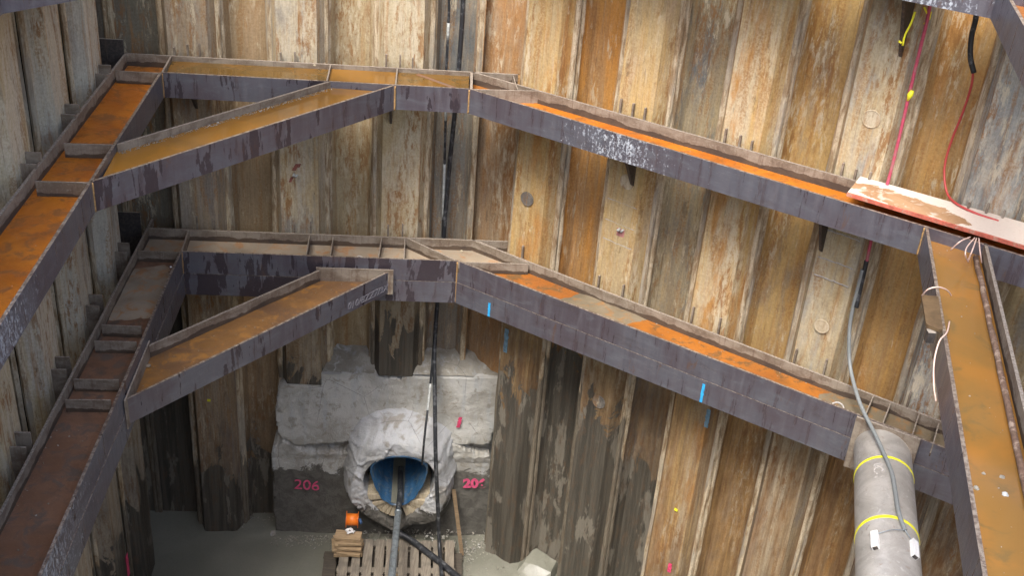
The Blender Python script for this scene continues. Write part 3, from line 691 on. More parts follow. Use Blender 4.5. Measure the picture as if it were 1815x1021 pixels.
# packing plates between beam and piles (three to a front pile), and carrying brackets
def packs(root, W, us, zt, n=3, spread=.14, dD=(.0, GAP), h=.11, t=.02):
    for u in us:
        for i in range(n):
            uu = u + (i - (n - 1) / 2) * spread + random.uniform(-.012, .012); hh = h + random.uniform(-.03, .03)
            m = MB(); a = W.pt(uu - t / 2, dD[0]); b = W.pt(uu + t / 2, dD[0]); c = W.pt(uu + t / 2, dD[0] + .03); d = W.pt(uu - t / 2, dD[0] + .03)
            m.prism([a, b, c, d], zt - .45, zt + hh).build('packing_plate', M['mud'], root)
fc = lambda u0, p, w, k: u0 + p * k + w / 2
packs(rear1, REAR, [fc(ru, rp, rw, 0)], Z1, 3, .15, (.03, GAP)); packs(rear1, REAR, [fc(ru, rp, rw, 1) - .1], Z1, 2, .15, (.05, GAP)); packs(rear1, REAR, [fc(ru, rp, rw, 2) - .05], Z1, 3, .15, (.03, GAP))
packs(right1, RIGHT, [fc(xu, xp, xw, k) for k in (1, 2, 3, 4, 5)], Z1, 3, .15, (.07, GAP), .12)
packs(rear2, REAR, [fc(ru, rp, rw, 0) + .1, fc(ru, rp, rw, 1) + .05, fc(ru, rp, rw, 2) - .05], Z2, 2, .2, (-.02, GAP))
packs(right2, RIGHT, [fc(xu, xp, xw, 0) + .0], Z2, 1, .2, (.07, GAP), .12); packs(right2, RIGHT, [fc(xu, xp, xw, k) for k in (1, 2, 3, 4)], Z2, 2, .34, (.07, GAP), .13)
def lpacks(root, us, zt):
    for u in us:
        for i in range(2):
            uu = u + (i - .5) * .15; m = MB(); hh = .085 - .05 * i
            m.prism([LEFT.pt(uu - .01, -.02), LEFT.pt(uu + .01, -.02), LEFT.pt(uu + .01, GAP), LEFT.pt(uu - .01, GAP)], zt - .4, zt + hh).build('packing_plate', M['mud'], root)
lpacks(left1, [fc(lu, lp, lw, k) for k in (0, 1, 2, 3)], Z1); lpacks(left2, [fc(lu, lp, lw, k) for k in (0, 1, 2, 3, 4, 5)], Z2)
for root, zt in ((left1, Z1), (left2, Z2)):
    a = LEFT.pt(.04, .0); b = LEFT.pt(.04, GAP + .14); n = LEFT.t * .02
    MB().prism([a, b, b + n, a + n], zt - .6, zt + .17).build('corner_plate', M['dark'], root)
# steel stub beyond the crossing of the upper beams
e = E; dRr = (E - A).normalized(); nn = Vector((dRr.y, -dRr.x, 0))
MB().prism([e - dRr * .02, e, e + nn * .12, e + nn * .12 - dRr * .02], Z1 - FH, Z1).build('end_plate', M['weld'], rear1)
p, q = g1(908, 131), g1(917, 160)
def bracket(W, u, zt, hh, reach, label, D0=GAP, t=.022):
    reach *= .42; t = .03; prof = [(D0, zt), (-reach, zt), (-reach, zt - .05), (D0 - .05, zt - hh), (D0, zt - hh - .04)]
    pts = [W.pt(u - t / 2, D, z) for D, z in prof]
    o = MB().extrude(pts, W.t * t).build('support_bracket', M['dark']); tag(o, label, 'bracket', 'brackets carrying the beams'); return o
def bu(W, px, py): return W.hit(px + 6, py + 20, -.03)[0]
bz1, bz2 = Z1 - FH - .004, Z2 - 2 * FH - .008
bracket(REAR, W_u := bu(REAR, 338, 177), bz1, .35, .55, 'triangular bracket seen through the opening behind the upper brace')
bracket(REAR, bu(REAR, 686, 196), bz1, .42, .5, 'narrow bracket under the upper rear beam, on the cream pile')
bracket(RIGHT, bu(RIGHT, 1108, 290), bz1, .5, .5, 'bracket under the spattered part of the upper right-hand beam')
bracket(RIGHT, bu(RIGHT, 1449, 396), bz1, .55, .5, 'bracket under the upper right-hand beam near the cross strut')
bracket(REAR, bu(REAR, 355, 524), bz2, .4, .55, 'bracket seen through the opening behind the lower brace')
bracket(REAR, bu(REAR, 673, 533), bz2, .35, .45, 'bracket under the lower rear beam right of the brace end')
bracket(RIGHT, bu(RIGHT, 1025, 628), bz2, .4, .5, 'dark bracket under the lower right-hand beam above the silt heap')
bracket(RIGHT, RIGHT.hit(1606, 30, -.03)[0], Z0r - FH, .62, .6, 'dark bracket under the topmost right beam with yellow ties')

# ------------------------------------------------------------------ painted board on the upper beam
zb = Z1 + .012
bp = [at(1524, 317, zb), at(1500, 347, zb)]
e1, e2 = at(1815, 400, zb), at(1815, 442, zb)
p0, p1 = bp; q0_, q1_ = cut(p0, e1, 1.3), cut(p1, e2, 1.3)
root = empty('deck_board', (p0 + q1_) / 2, 'pale plywood board with a red painted edge lying on the upper right-hand beam', 'board')
MB().prism([p1, q1_, q0_, p0], zb, zb + .03).build('panel', M['board'], root)
d = (q1_ - p1).normalized(); n = Vector((d.y, -d.x, 0)); n = n if n.y < 0 else -n
m = MB()
for i in range(40):
    a = p1.lerp(q1_, i / 40); b = p1.lerp(q1_, (i + 1) / 40); w = .018 + .012 * noise.noise(Vector((i * .3, 0, 0))); w2 = .018 + .012 * noise.noise(Vector(((i + 1) * .3, 0, 0)))
    m.prism([a + n * .003, b + n * .003, b - n * w2, a - n * w], zb + .0305, zb + .0335)
m.prism([p1 + n * .004, q1_ + n * .004, q1_ + n * .0005, p1 + n * .0005], zb - .001, zb + .033)
m.build('painted_edge', M['redpaint'], root)
# ------------------------------------------------------------------ steel tube strut
zt = Z2 - .29; c0t = Vector((3.885, 9.36, zt)); dt = Vector((math.cos(R(-102.4)), math.sin(R(-102.4)), 0))
nfa = Vector((-dR.y, dR.x, 0)); nfa = -nfa if nfa.y > 0 else nfa
root = empty('steel_tube_strut', c0t + dt * 3, 'thick grey steel tube strut with two yellow bands under the upper strut beam', 'strut')
fp = X2(c0t, dt, Vector((C2.x, C2.y, 0)), dR2 := (R2f - C2).normalized()); fp.z = zt
rT = .278
m = MB(); sg = 48; vs = []; L = 9
side = Vector((-dt.y, dt.x, 0)); upv = Vector((0, 0, 1))
nf2 = Vector((-dR2.y, dR2.x, 0)); 
for k in range(2):
    for j in range(sg):
        a = 2 * math.pi * j / sg; off = side * math.cos(a) * rT + upv * math.sin(a) * rT
        if k == 0:
            h = off.dot(nf2) / dt.dot(nf2); vs.append(fp + off - dt * h + dt * .05)
        else: vs.append(fp + off + dt * L)
fs = [(j, (j + 1) % sg, (j + 1) % sg + sg, j + sg) for j in range(sg)] + [tuple(range(sg, 2 * sg))]
m.add(vs, fs); body = m.build('tube', M['tube'], root, True)
nff = -nf2 if nf2.y > 0 else nf2
pp, qq = at(1524, 742, Z2), at(1632, 781, Z2); pp.z = qq.z = 0
m = MB().prism([pp - dR2 * .03, qq, qq + nff * .03, pp - dR2 * .03 + nff * .03], Z2 - .60, Z2 + .02); m.build('end_plate', M['mud'], root)
weldp = []
for j in range(sg + 1): weldp.append(vs[j % sg] )
MB().tube(weldp, .014, 6, 0, False).build('weld_seam', M['mud'], root, True)
def band(px, py, wd, root):
    # a flat strap pulled round the tube
    cpt = at(px, py, zt + rT); s = (cpt - fp).dot(dt); c = fp + dt * s; vs = []; fs = []; n = 64
    for j in range(n):
        a = 2 * math.pi * j / n; sk = .05 * math.sin(a) 
        for (rr_, w) in ((rT + .004, -wd / 2), (rT + .004, wd / 2), (rT + .0005, wd / 2), (rT + .0005, -wd / 2)):
            vs.append(c + (side * math.cos(a) + upv * math.sin(a)) * rr_ + dt * (w + sk * 0))
    for j in range(n):
        for q in range(4): fs.append((j * 4 + q, j * 4 + (q + 1) % 4, ((j + 1) % n) * 4 + (q + 1) % 4, ((j + 1) % n) * 4 + q))
    mk('band', vs, fs, M['yellow'], root)
band(1571, 810, .03, root); band(1577, 916, .035, root)
def ontube(px, py, lift=.01):
    # point where the line of sight meets the tube
    o = Vector((0, 0, ZC)); d = ray(px, py).normalized(); w = o - fp
    dp = d - dt * d.dot(dt); wp = w - dt * w.dot(dt); a = dp.dot(dp); b = 2 * dp.dot(wp); cc = wp.dot(wp) - (rT + lift) ** 2
    di = b * b - 4 * a * cc
    t = (-b - math.sqrt(max(di, 0))) / (2 * a); return o + d * t
for (px, py, lab) in ((1551, 958, 1), (1621, 974, 2)):
    c = ontube(px, py, .02); rad = (c - fp); rad = (rad - dt * rad.dot(dt)).normalized(); tan = dt.cross(rad)
    m = MB().box(c, tan * .030, dt * .105, rad * .022)
    s = m.build('sensor_box', M['white'], root)
    MB().box(c + dt * .106, tan * .022, dt * .004, rad * .016).build('socket', M['dark'], s)
cable('sensor_wire', [ontube(1556, 946, .02), ontube(1580, 940, .02), ontube(1604, 940, .03)], .004, M['galv'], parent=root)
cable('sensor_wire', [ontube(1604, 940, .03), ontube(1612, 952, .015), ontube(1618, 962, .02)], .005, M['galv'], parent=root)
# grey conduit coming down from the wall and strapped to the tube
gp = [RIGHT.on(1529, 478, .07), RIGHT.on(1521, 510, .07), RIGHT.on(1509, 560, .06), RIGHT.on(1505, 600, .02), RIGHT.on(1507, 650, -.05), at(1519, 700, Z2 + .10), at(1533, 735, Z2 + .05), at(1551, 770, Z2 + .03), ontube(1570, 812, .03), ontube(1581, 840, .02),
      ontube(1588, 880, .02), ontube(1592, 905, .03), ontube(1598, 925, .02), ontube(1604, 940, .02)]
cable('conduit_cable', gp, .021, M['grip'], 'grey flexible conduit curving from the wall onto the steel tube')

# ------------------------------------------------------------------ cables at the walls
def wv(W, pts): return [W.on(x, y, D) for x, y, D in pts]
cable('pink_cable', wv(RIGHT, [(1652, -20, .08), (1645, 28, .08), (1630, 90, .08), (1612, 165, .08), (1597, 230, .08), (1580, 300, .08), (1567, 345, .08), (1548, 410, .08), (1534, 475, .08)]), .017, M['pink'], 'pink cable running straight down the right-hand wall behind the board')
cable('black_sleeve', wv(RIGHT, [(1733, 0, .3), (1729, 35, .34), (1722, 65, .37), (1720, 100, .38), (1726, 128, .40)]), .026, M['black'], 'short black hose hanging below the topmost beam on the right', 'hose')
cable('red_cable', wv(RIGHT, [(1725, 122, .40), (1722, 150, .40), (1708, 195, .40), (1688, 245, .38), (1676, 285, .35), (1674, 315, .3), (1680, 345, .2)]) + [at(1697, 362, Z1 + .06), at(1730, 378, Z1 + .05), at(1770, 392, Z1 + .04)], .012, M['red'], 'red cable hanging out of the black hose and lying along the board')
cable('thick_hose', wv(REAR, [(822, -30, .30), (819, 40, .30), (813, 122, .3), (806, 200, .30), (797, 290, .3), (790, 370, .3), (786, 425, .3), (778, 500, .28), (775, 540, .24), (771, 600, .12), (770, 650, -.02), (771, 720, -.2), (772, 800, -.42), (775, 880, -.45), (777, 919, -.47)]) + [at(779, 970, .40), at(784, 1040, .36)],
      .029, M['black'], 'thick black hose hanging down the rear wall to the pallet', 'hose')
hz = wv(REAR, [(796, -30, .33), (795, 40, .33), (791, 122, .33), (790, 200, .33), (787, 320, .33), (784, 425, .33), (778, 500, .3), (774, 560, .22), (768, 620, .08), (761, 700, -.12), (753, 770, -.36), (748, 824, -.28)])
cable('thin_hose', hz, .016, M['black'], 'thinner tape-wrapped hose beside the thick one, ending at the tunnel mouth', 'hose')
sp_ = spline(hz, 8); last = col.objects[-1]
hb = [o for o in col.objects if o.name == 'thin_hose'][0]
for a, b in ((8, 12), (20, 26), (30, 38), (44, 49), (60, 64), (70, 76)):
    MB().tube(sp_[a:b], .0185, 8).build('tape_wrap', M['tape'], hb, True)
# yellow ties at the top right
o = MB()
for pts in ([(1600, 80, -.2), (1604, 62, -.2), (1615, 40, -.2), (1622, 20, -.2)], [(1598, 76, -.22), (1593, 72, -.22)]):
    o.tube(spline(wv(RIGHT, pts), 4), [.010] * (4 * (len(pts) - 1) + 1), 6)
o = o.build('yellow_tie', M['yellow'], None, True); tag(o, 'yellow plastic tie hanging on the bracket at the top right', 'cable tie')
o = MB(); o.tube(spline(wv(RIGHT, [(1638, 12, .05), (1644, 24, .08), (1648, 30, .1), (1638, 42, .1)]), 4), .009, 6); o.tube(spline(wv(RIGHT, [(1650, 20, .1), (1647, 34, .1)]), 4), .009, 6)
o = o.build('yellow_tie', M['yellow'], None, True); tag(o, 'yellow tie knotted round the top of the pink cable', 'cable tie')
o = MB(); c = RIGHT.on(1613, 168, .07); o.tube([c - Vector((.01, 0, .06)), c, c + Vector((.012, 0, .045))], [.006, .03, .018], 8); o = o.build('yellow_tie', M['yellow'], None, True)
tag(o, 'yellow tag halfway down the pink cable', 'tag')
# black coupling where the pink cable enters the conduit
cable('cable_sleeve', wv(RIGHT, [(1536, 462, .08), (1531, 485, .08), (1524, 515, .08), (1518, 545, .06)]), .024, M['black'], 'black sleeve joining the pink cable to the grey conduit', 'sleeve')

# ------------------------------------------------------------------ clip plate and wires on the strut
zc_ = Z1 + .02
a, b, c, d = at(1632, 527, zc_), at(1662, 530, zc_), at(1670, 588, zc_), at(1640, 577, zc_)
root = empty('clip_plate', (a + c) / 2, 'brown steel plate clipped over the edge of the cross strut', 'plate')
MB().prism([d, d.lerp(c, .15) + (d - a) * .06, d.lerp(c, .85) + (c - b) * .06, c, b, a], zc_, zc_ + .025).build('plate', M['rustplate'], root)
mid = d.lerp(c, .35) + (d - a) * .10
MB().box(mid + Vector((0, 0, -.05)), Vector((.03, 0, 0)), Vector((0, .03, 0)), Vector((0, 0, .045))).build('bolt', M['dark'], root)
def wire(pts, label):
    cable('bent_wire', pts, .006, M['wirem'], label, 'wire')
M['wirem'] = mat_plain('pale_wire', (.70, .50, .42), .5)
wb = zb + .05
for pts, lab in (([at(1720, 420, wb), at(1702, 428, wb + .02), at(1685, 443, Z1 - .02)], 'pale wire end sticking out farthest left from under the board'),
    ([at(1728, 421, wb), at(1714, 438, wb + .03), at(1711, 452, wb), at(1716, 464, Z1 - .05)], 'pale looped wire below the red edge of the board'),
    ([at(1731, 422, wb), at(1724, 442, wb), at(1716, 462, Z1 - .05)], 'straight pale wire between the looped one and the thick one'),
    ([at(1735, 422, wb), at(1737, 445, wb), at(1740, 466, Z1 - .05)], 'thicker pale wire nearest the right flange of the strut')):
    wire(pts, lab)
wire([at(1634, 524, Z1 + .05), at(1645, 513, Z1 + .14), at(1662, 509, Z1 + .16), at(1678, 514, Z1 + .1), at(1686, 524, Z1 + .0)], 'pale wire arching over the clip plate')
wire([at(1683, 570, Z1 - .08), at(1678, 590, Z1 + .03), at(1665, 605, Z1 + .06), at(1656, 640, Z1 - .05), at(1655, 680, Z1 - .12), at(1659, 712, Z1 - .22)], 'long pale wire hanging down the face of the strut')
ds_ = (sr1 - sR).normalized(); ns_ = Vector((-ds_.y, ds_.x, 0)); ns_ = ns_ if ns_.x < 0 else -ns_
bp_ = [sR + ns_ * (.085 + .012 * noise.noise(Vector((i * .7, 0, 0)))) + ds_ * (.12 + i * .25) + Vector((0, 0, -.095)) for i in range(26)]
o = MB().tube(bp_, [.024 + .006 * noise.noise(Vector((i * .9, 4, 0))) for i in range(26)], 8).build('rusty_bar', mat_plain('crusty_brown', (.19, .12, .085), .85, 0, .5, 25, .3, (.42, .33, .26)), None, True); tag(o, 'long crusty brown bar lying against the right flange inside the cross strut', 'bar')
# stones and grit in the strut trough, drips on the flanges
def stone(c, r, mat, label, group=None, flat=.7, name='stone', parent=None):
    bm = bmesh.new(); bmesh.ops.create_icosphere(bm, subdivisions=2, radius=1); s = random.uniform(0, 99)
    vs = []; 
    for v in bm.verts:
        k = 1 + .45 * noise.noise(v.co * 1.3 + Vector((s, 0, 0))); vs.append(Vector(c) + Vector((v.co.x * r * k * random.uniform(.95, 1.05), v.co.y * r * k, v.co.z * r * k * flat)))
    fs = [tuple(v.index for v in f.verts) for f in bm.faces]; bm.free()
    o = mk(name, vs, fs, mat, parent)
    if label: tag(o, label, 'stone', group)
    return o
ws = Z1 - .115
stone(at(1781, 877, ws), .022, M['tape'], 'pale largest stone lying in the silty strut trough', 'stones in the strut trough')
stone(at(1743, 840, ws), .014, M['stone'], 'brown small stone left of the pale one in the strut trough', 'stones in the strut trough')
stone(at(1776, 846, ws), .018, M['stone'], 'brown angular stone above the pale one in the strut trough', 'stones in the strut trough')
stone(at(1730, 866, ws), .02, M['stone'], 'flat brown stone near the left flange of the strut', 'stones in the strut trough')
stone(at(1803, 793, ws), .012, M['tape'], 'tiny yellowish pebble at the right side of the strut trough', 'stones in the strut trough')
stone(at(818, 445, Z2 - .13), .018, M['woodlight'], 'pale pebble in the crossing of the lower beams')
stone(at(558, 115, Z1 + .01), .016, M['woodlight'], 'small pale stone lying on the edge of the upper rear beam')
stone(at(303, 473, Z2 + .005), .012, M['white'], 'small white stone on the edge of the lower left beam')
stone(at(556, 471, Z3 + .005), .02, M['conc'], 'dirt lump on the upper end of the lower brace')
o = stone(at(262, 648, Z3 - .13), .03, M['wood'], 'light wood chip lying at the left end of the lower brace', flat=.3)

# ------------------------------------------------------------------ concrete block and tunnel mouth
def inpoly(x, y, P):
    c = False; n = len(P)
    for i in range(n):
        x0, y0 = P[i]; x1, y1 = P[(i + 1) % n]
        if (y0 > y) != (y1 > y) and x < (x1 - x0) * (y - y0) / (y1 - y0) + x0: c = not c
    return c
def slab(name, W, outline, holes, Df, thick, mat, parent=None, st=.022):
    """rough slab: outline in (u,z); Df(u,z) gives the face's offset from the wall line"""
    us = [p[0] for p in outline]; zs = [p[1] for p in outline]; u0, z0 = min(us), min(zs); nx = int((max(us) - u0) / st) + 1; nz = int((max(zs) - z0) / st) + 1
    idx = {}; vs = []; fs = []; cell = set()
    for j in range(nz):
        for i in range(nx):
            u = u0 + (i + .5) * st; z = z0 + (j + .5) * st
            jit = noise.noise(Vector((u * 9, z * 9, 5))) * .018
            if inpoly(u + jit, z + jit, outline) and not any(inpoly(u, z, h) for h in holes): cell.add((i, j))
    def vid(i, j, b):
        k = (i, j, b)
        if k not in idx:
            u = u0 + i * st; z = z0 + j * st; D = Df(u, z) + b * thick
            if b: D = max(Df(u, z) + .02, GAPB)
            idx[k] = len(vs); vs.append(W.pt(u, D, z))
        return idx[k]
    GAPB = thick
    for (i, j) in cell:
        fs.append((vid(i, j, 0), vid(i + 1, j, 0), vid(i + 1, j + 1, 0), vid(i, j + 1, 0)))
        for (di, dj, a, b) in ((-1, 0, (i, j), (i, j + 1)), (1, 0, (i + 1, j), (i + 1, j + 1)), (0, -1, (i, j), (i + 1, j)), (0, 1, (i, j + 1), (i + 1, j + 1))):
            if (i + di, j + dj) not in cell: fs.append((vid(*a, 0), vid(*b, 0), vid(*b, 1), vid(*a, 1)))
    return mk(name, vs, fs, mat, parent, None, True)
def uz(px, py, D=.14): return REAR.hit(px, py, D)
zoomA = lambda x, y: (470 + x / 4.116, 773 + y / 4.116)
zoomB = lambda x, y: (470 + x / 4.116, 560 + y / 4.116)
nz_ = lambda u, z, s, o=0: noise.noise(Vector((u * s + o, z * s, o)))
conc = empty('concrete_block', REAR.pt(3.1, .3, 0), 'grey broken concrete headwall with pink numbers around the tunnel mouth', 'concrete wall')
upO = [uz(*zoomB(*p)) for p in [(95, 530), (75, 700), (90, 850), (120, 900), (240, 945), (560, 925), (640, 900), (1000, 900), (1350, 900), (1380, 940), (1600, 940), (1640, 930), (1670, 800), (1700, 700), (1715, 600), (1715, 455), (1400, 452), (1010, 450), (1000, 470), (960, 462), (860, 458), (800, 425), (370, 415), (340, 490), (230, 510), (140, 500)]]
# opening (hole) outline of the headwall behind the collar
hole_pts = [uz(*zoomA(*p), -.1) for p in [(720, 290), (740, 250), (790, 195), (870, 155), (960, 145), (1060, 150), (1140, 175), (1200, 215), (1235, 270), (1240, 320), (1215, 410), (1165, 480), (1090, 560), (1020, 610), (950, 650), (880, 600), (800, 520), (745, 430)]]
hole_in = [(3.27 + (u - 3.27) * .98, z) for u, z in hole_pts]
upD = lambda u, z: .135 + nz_(u, z, 1.5) * .015 + nz_(u, z, 12) * .005 + (.05 * max(0, 1 - (u - 1.5) / .25) * (.5 + abs(nz_(u, z, 5))))
slab('upper_block', REAR, upO, [hole_in], upD, 1.0, M['conc'], conc)
loO = [uz(*zoomA(*p), .12) for p in [(50, 90), (45, 150), (60, 300), (55, 380), (70, 600), (90, 745), (470, 745), (500, 760), (1450, 760), (1600, 760), (1640, 760), (1650, 400), (1640, 140), (1560, 140), (1380, 60), (900, 60), (560, 130), (300, 120), (130, 40)]]
def loD(u, z):
    D = .13 + nz_(u, z, 3, 4) * .015 + nz_(u, z, 14, 4) * .004
    if z > 1.36: D -= .03 * min(1, (z - 1.36) / .1) - abs(nz_(u, z, 10, 2)) * .03
    return D
slab('lower_block', REAR, loO, [hole_in], loD, 1.0, M['concdark'], conc)
slab('mud_backing', REAR, [(1.65, -.1), (4.66, -.1), (4.66, 2.78), (1.75, 2.5), (1.7, 1.6)], [hole_in], lambda u, z: .30 + nz_(u, z, 4) * .05, .9, M['concdark'], conc, .06)
# dirt ledge on top of the headwall running back to the recessed piles
m = MB(); 
for (ua, ub) in ((2.10, 2.90), (3.34, 4.62)):
    n = 26; k = 8; vs = []; fs = []
    for i in range(n + 1):
        u = ua + (ub - ua) * i / n
        for j in range(k + 1):
            D = .15 + .5 * j / k; zz = 2.86 + .26 * (j / k) ** .8 + noise.noise(Vector((u * 5, D * 7, 3))) * .05 * (1 if j else .4)
            vs.append(REAR.pt(u, D, zz - (.05 if u > 4.3 else 0)))
    fs = [(i * (k + 1) + j, (i + 1) * (k + 1) + j, (i + 1) * (k + 1) + j + 1, i * (k + 1) + j + 1) for i in range(n) for j in range(k)]
    m.add(vs, fs)
m.build('dirt_ledge', M['stone'], conc, True)
# sprayed collar
out_pts = [zoomB(600, 990), zoomB(640, 870), zoomB(700, 790), zoomB(800, 740), zoomB(900, 722), zoomB(1050, 735), zoomB(1150, 770), zoomB(1250, 810), zoomB(1320, 860), zoomB(1360, 930),
           zoomA(1370, 30), zoomA(1385, 200), zoomA(1405, 300), zoomA(1380, 350), zoomA(1360, 480), zoomA(1335, 620), zoomA(1240, 660), zoomA(1100, 640), zoomA(960, 700), zoomA(860, 650), zoomA(760, 600), zoomA(640, 530), zoomA(570, 420), zoomA(560, 300), zoomA(575, 200), zoomA(590, 80)]
cu, cz = 3.27, .95
def polar(pts):
    a = sorted((math.atan2(z - cz, u - cu), math.hypot(u - cu, z - cz)) for u, z in pts)
    def f(th):
        n = len(a)
        for i in range(n):
            t0, r0 = a[i]; t1, r1 = a[(i + 1) % n]
            if i == n - 1: t1 += 2 * math.pi
            for tt in (th, th + 2 * math.pi):
                if t0 <= tt <= t1: return r0 + (r1 - r0) * (tt - t0) / max(t1 - t0, 1e-6)
        return a[0][1]
    return f
DF = -.30                         # how far the collar stands out
fin = polar([REAR.hit(*zoomA(*p), DF + .1) for p in [(720, 290), (740, 250), (790, 195), (870, 155), (960, 145), (1060, 150), (1140, 175), (1200, 215), (1235, 270), (1240, 320), (1215, 410), (1165, 480), (1090, 560), (1020, 610), (950, 650), (880, 600), (800, 520), (745, 430)]])
fout = polar([REAR.hit(*p, -.05) for p in out_pts])
vs = []; n = 240; k = 40
for i in range(n):
    th = -math.pi + 2 * math.pi * i / n; ri, ro = fin(th), fout(th)
    ro = ro * (1 + .015 * noise.noise(Vector((math.cos(th) * 3, math.sin(th) * 3, 0)))); sx, sz = math.cos(th), math.sin(th)
    low = max(0, -sz)
    for j in range(k + 1):
        t = j / k
        prot = DF + .10
        fr = .34 + .22 * max(0, -sz) + .34 * (1 - abs(sz)) ** 1.5       # share of the ring that is flat front face
        if t < .15: r = ri; D = .25 + (prot - .25) * (t / .15)
        elif t < .55:
            q = (t - .15) / .4; r = ri + (ro - ri) * fr * q; D = prot - .012 * math.sin(q * math.pi)
        else:
            q = (t - .55) / .45; r = ri + (ro - ri) * (fr + (1 - fr) * q ** (.75 if sz > -.2 else 1.)); D = prot + .03 * min(1, q * 8) + (.17 - prot - .03) * q
        u, z = cu + sx * r, cz + sz * r
        D += (noise.noise(Vector((u * 3.5, z * 3.5, 8))) * .035 + noise.noise(Vector((u * 9, z * 9, 3))) * (.012 + .03 * max(0, 3.2 - u)) + abs(noise.noise(Vector((u * 5, z * 5, 1)))) * -.02) * min(1, t * 3) + noise.noise(Vector((u * 22, z * 22, 8))) * .012 - .03 * (abs(noise.noise(Vector((u * 2.5, z * 2.5, 4)))) < .03)
        vs.append(REAR.pt(u, D, z))
fs = [(i * (k + 1) + j, ((i + 1) % n) * (k + 1) + j, ((i + 1) % n) * (k + 1) + j + 1, i * (k + 1) + j + 1) for i in range(n) for j in range(k)]
mk('mortar_collar', vs, fs, M['collar'], conc, None, True)
# timber staves between collar and pipe
blue_pts = [(765, 230), (790, 190), (870, 150), (960, 140), (1060, 145), (1140, 170), (1190, 225), (1170, 310), (1120, 400), (1060, 470), (1010, 500), (960, 502), (890, 480), (830, 410), (790, 330)]
fbl = polar([REAR.hit(*zoomA(*p), DF + .12) for p in blue_pts])
def stave(th0, th1, D):
    m = MB(); P = []
    k = 4
    for i in range(k + 1):
        th = th0 + (th1 - th0) * i / k; P.append((cu + math.cos(th) * fin(th) * 1.02, cz + math.sin(th) * fin(th) * 1.02))
    for i in range(k, -1, -1):
        th = th0 + (th1 - th0) * i / k; P.append((cu + math.cos(th) * fbl(th) * .99, cz + math.sin(th) * fbl(th) * .99))
    m.extrude([REAR.pt(u, D, z) for u, z in P], REAR.n * .6); return m.build('timber_stave', M['woodlight'], conc)
ang = [R(a) for a in (-8, 0, 8)]
a0 = R(-84)
th = R(8)
while th > R(-72):
    nx_ = th - R(random.uniform(10, 17)); stave(nx_ + R(1.5), th, DF + .11 + random.uniform(0, .07)); th = nx_
th = R(172)
while th < R(252):
    nx_ = th + R(random.uniform(10, 17)); stave(th, nx_ - R(1.5), DF + .11 + random.uniform(0, .07)); th = nx_
# blue egg-shaped pipe going back into the wall
n = 72; vs = []
pipe = empty('tunnel_pipe', REAR.pt(cu, .2, .6), 'blue egg-shaped sewer pipe inside the sprayed concrete mouth', 'pipe')
for (sc_, D) in ((1., DF + .10), (.955, DF + .10), (.955, 2.6), (1., 2.6)):
    for i in range(n):
        th = -math.pi + 2 * math.pi * i / n; r = fbl(th) * sc_; zz = cz + math.sin(th) * r
        vs.append(REAR.pt(cu + math.cos(th) * r, D, zz))
fs = [(q * n + i, q * n + (i + 1) % n, ((q + 1) % 4) * n + (i + 1) % n, ((q + 1) % 4) * n + i) for q in range(4) for i in range(n)]
fs.append(tuple(2 * n + i for i in range(n)))
mk('pipe_shell', vs, fs, M['blue'], pipe, None, True)
# silt tongue in the pipe
vs = []; 
for i in range(12):
    D = DF + .12 + 2.3 * i / 11; bt = cz + math.sin(-math.pi / 2) * fbl(-math.pi / 2) * .955
    for j in range(5):
        x = (j - 2) * .045; vs.append(REAR.pt(cu + x + .0, D, bt + .035 + abs(x) * .25 + noise.noise(Vector((x * 30, D * 6, 0))) * .012))
mk('silt', [v - Vector((0, 0, .02)) for v in vs], [(i * 5 + j, i * 5 + j + 1, i * 5 + j + 6, i * 5 + j + 5) for i in range(11) for j in range(4)], M['mudm'], pipe, None, True)
# invert channel under the pipe
# grey pipe lying out of the mouth
p_in = REAR.pt(cu + .02, .5, cz - fbl(-math.pi / 2) * .9 + .12); 
gpipe = empty('drain_pipe', p_in, 'straight grey metal pipe sloping out of the blue tunnel pipe', 'pipe')
pa = REAR.on(*zoomA(985, 420), -.1); pbm = REAR.on(*zoomA(972, 540), -.42); pe = at(692, 1045, 1.15)
MB().tube(spline([p_in, pa.lerp(p_in, .3), pa, pbm], 6), .040, 12).build('rubber_end', M['black'], gpipe, True)
MB().tube([pbm.lerp(pe, t / 10) for t in range(12)], [.044 + .001 * t for t in range(12)], 16).build('metal_length', M['galv'], gpipe, True)
cl = pbm.lerp(pe, .03); dd = (pe - pbm).normalized(); MB().tube([cl - dd * .0, cl + dd * .03], .052, 16).build('clamp', M['galv'], gpipe, True)
ang_ = [Vector((0, 0, .01))]
# white flaked paint on the pipe
cable('floor_hose', [at(707, 945, .42), at(730, 959, .36), at(760, 982, .35), at(785, 1001, .35), at(812, 1024, .35), at(850, 1050, .33)], .047, M['black'], 'dark hose lying diagonally across the pallet', 'hose', seg=12)

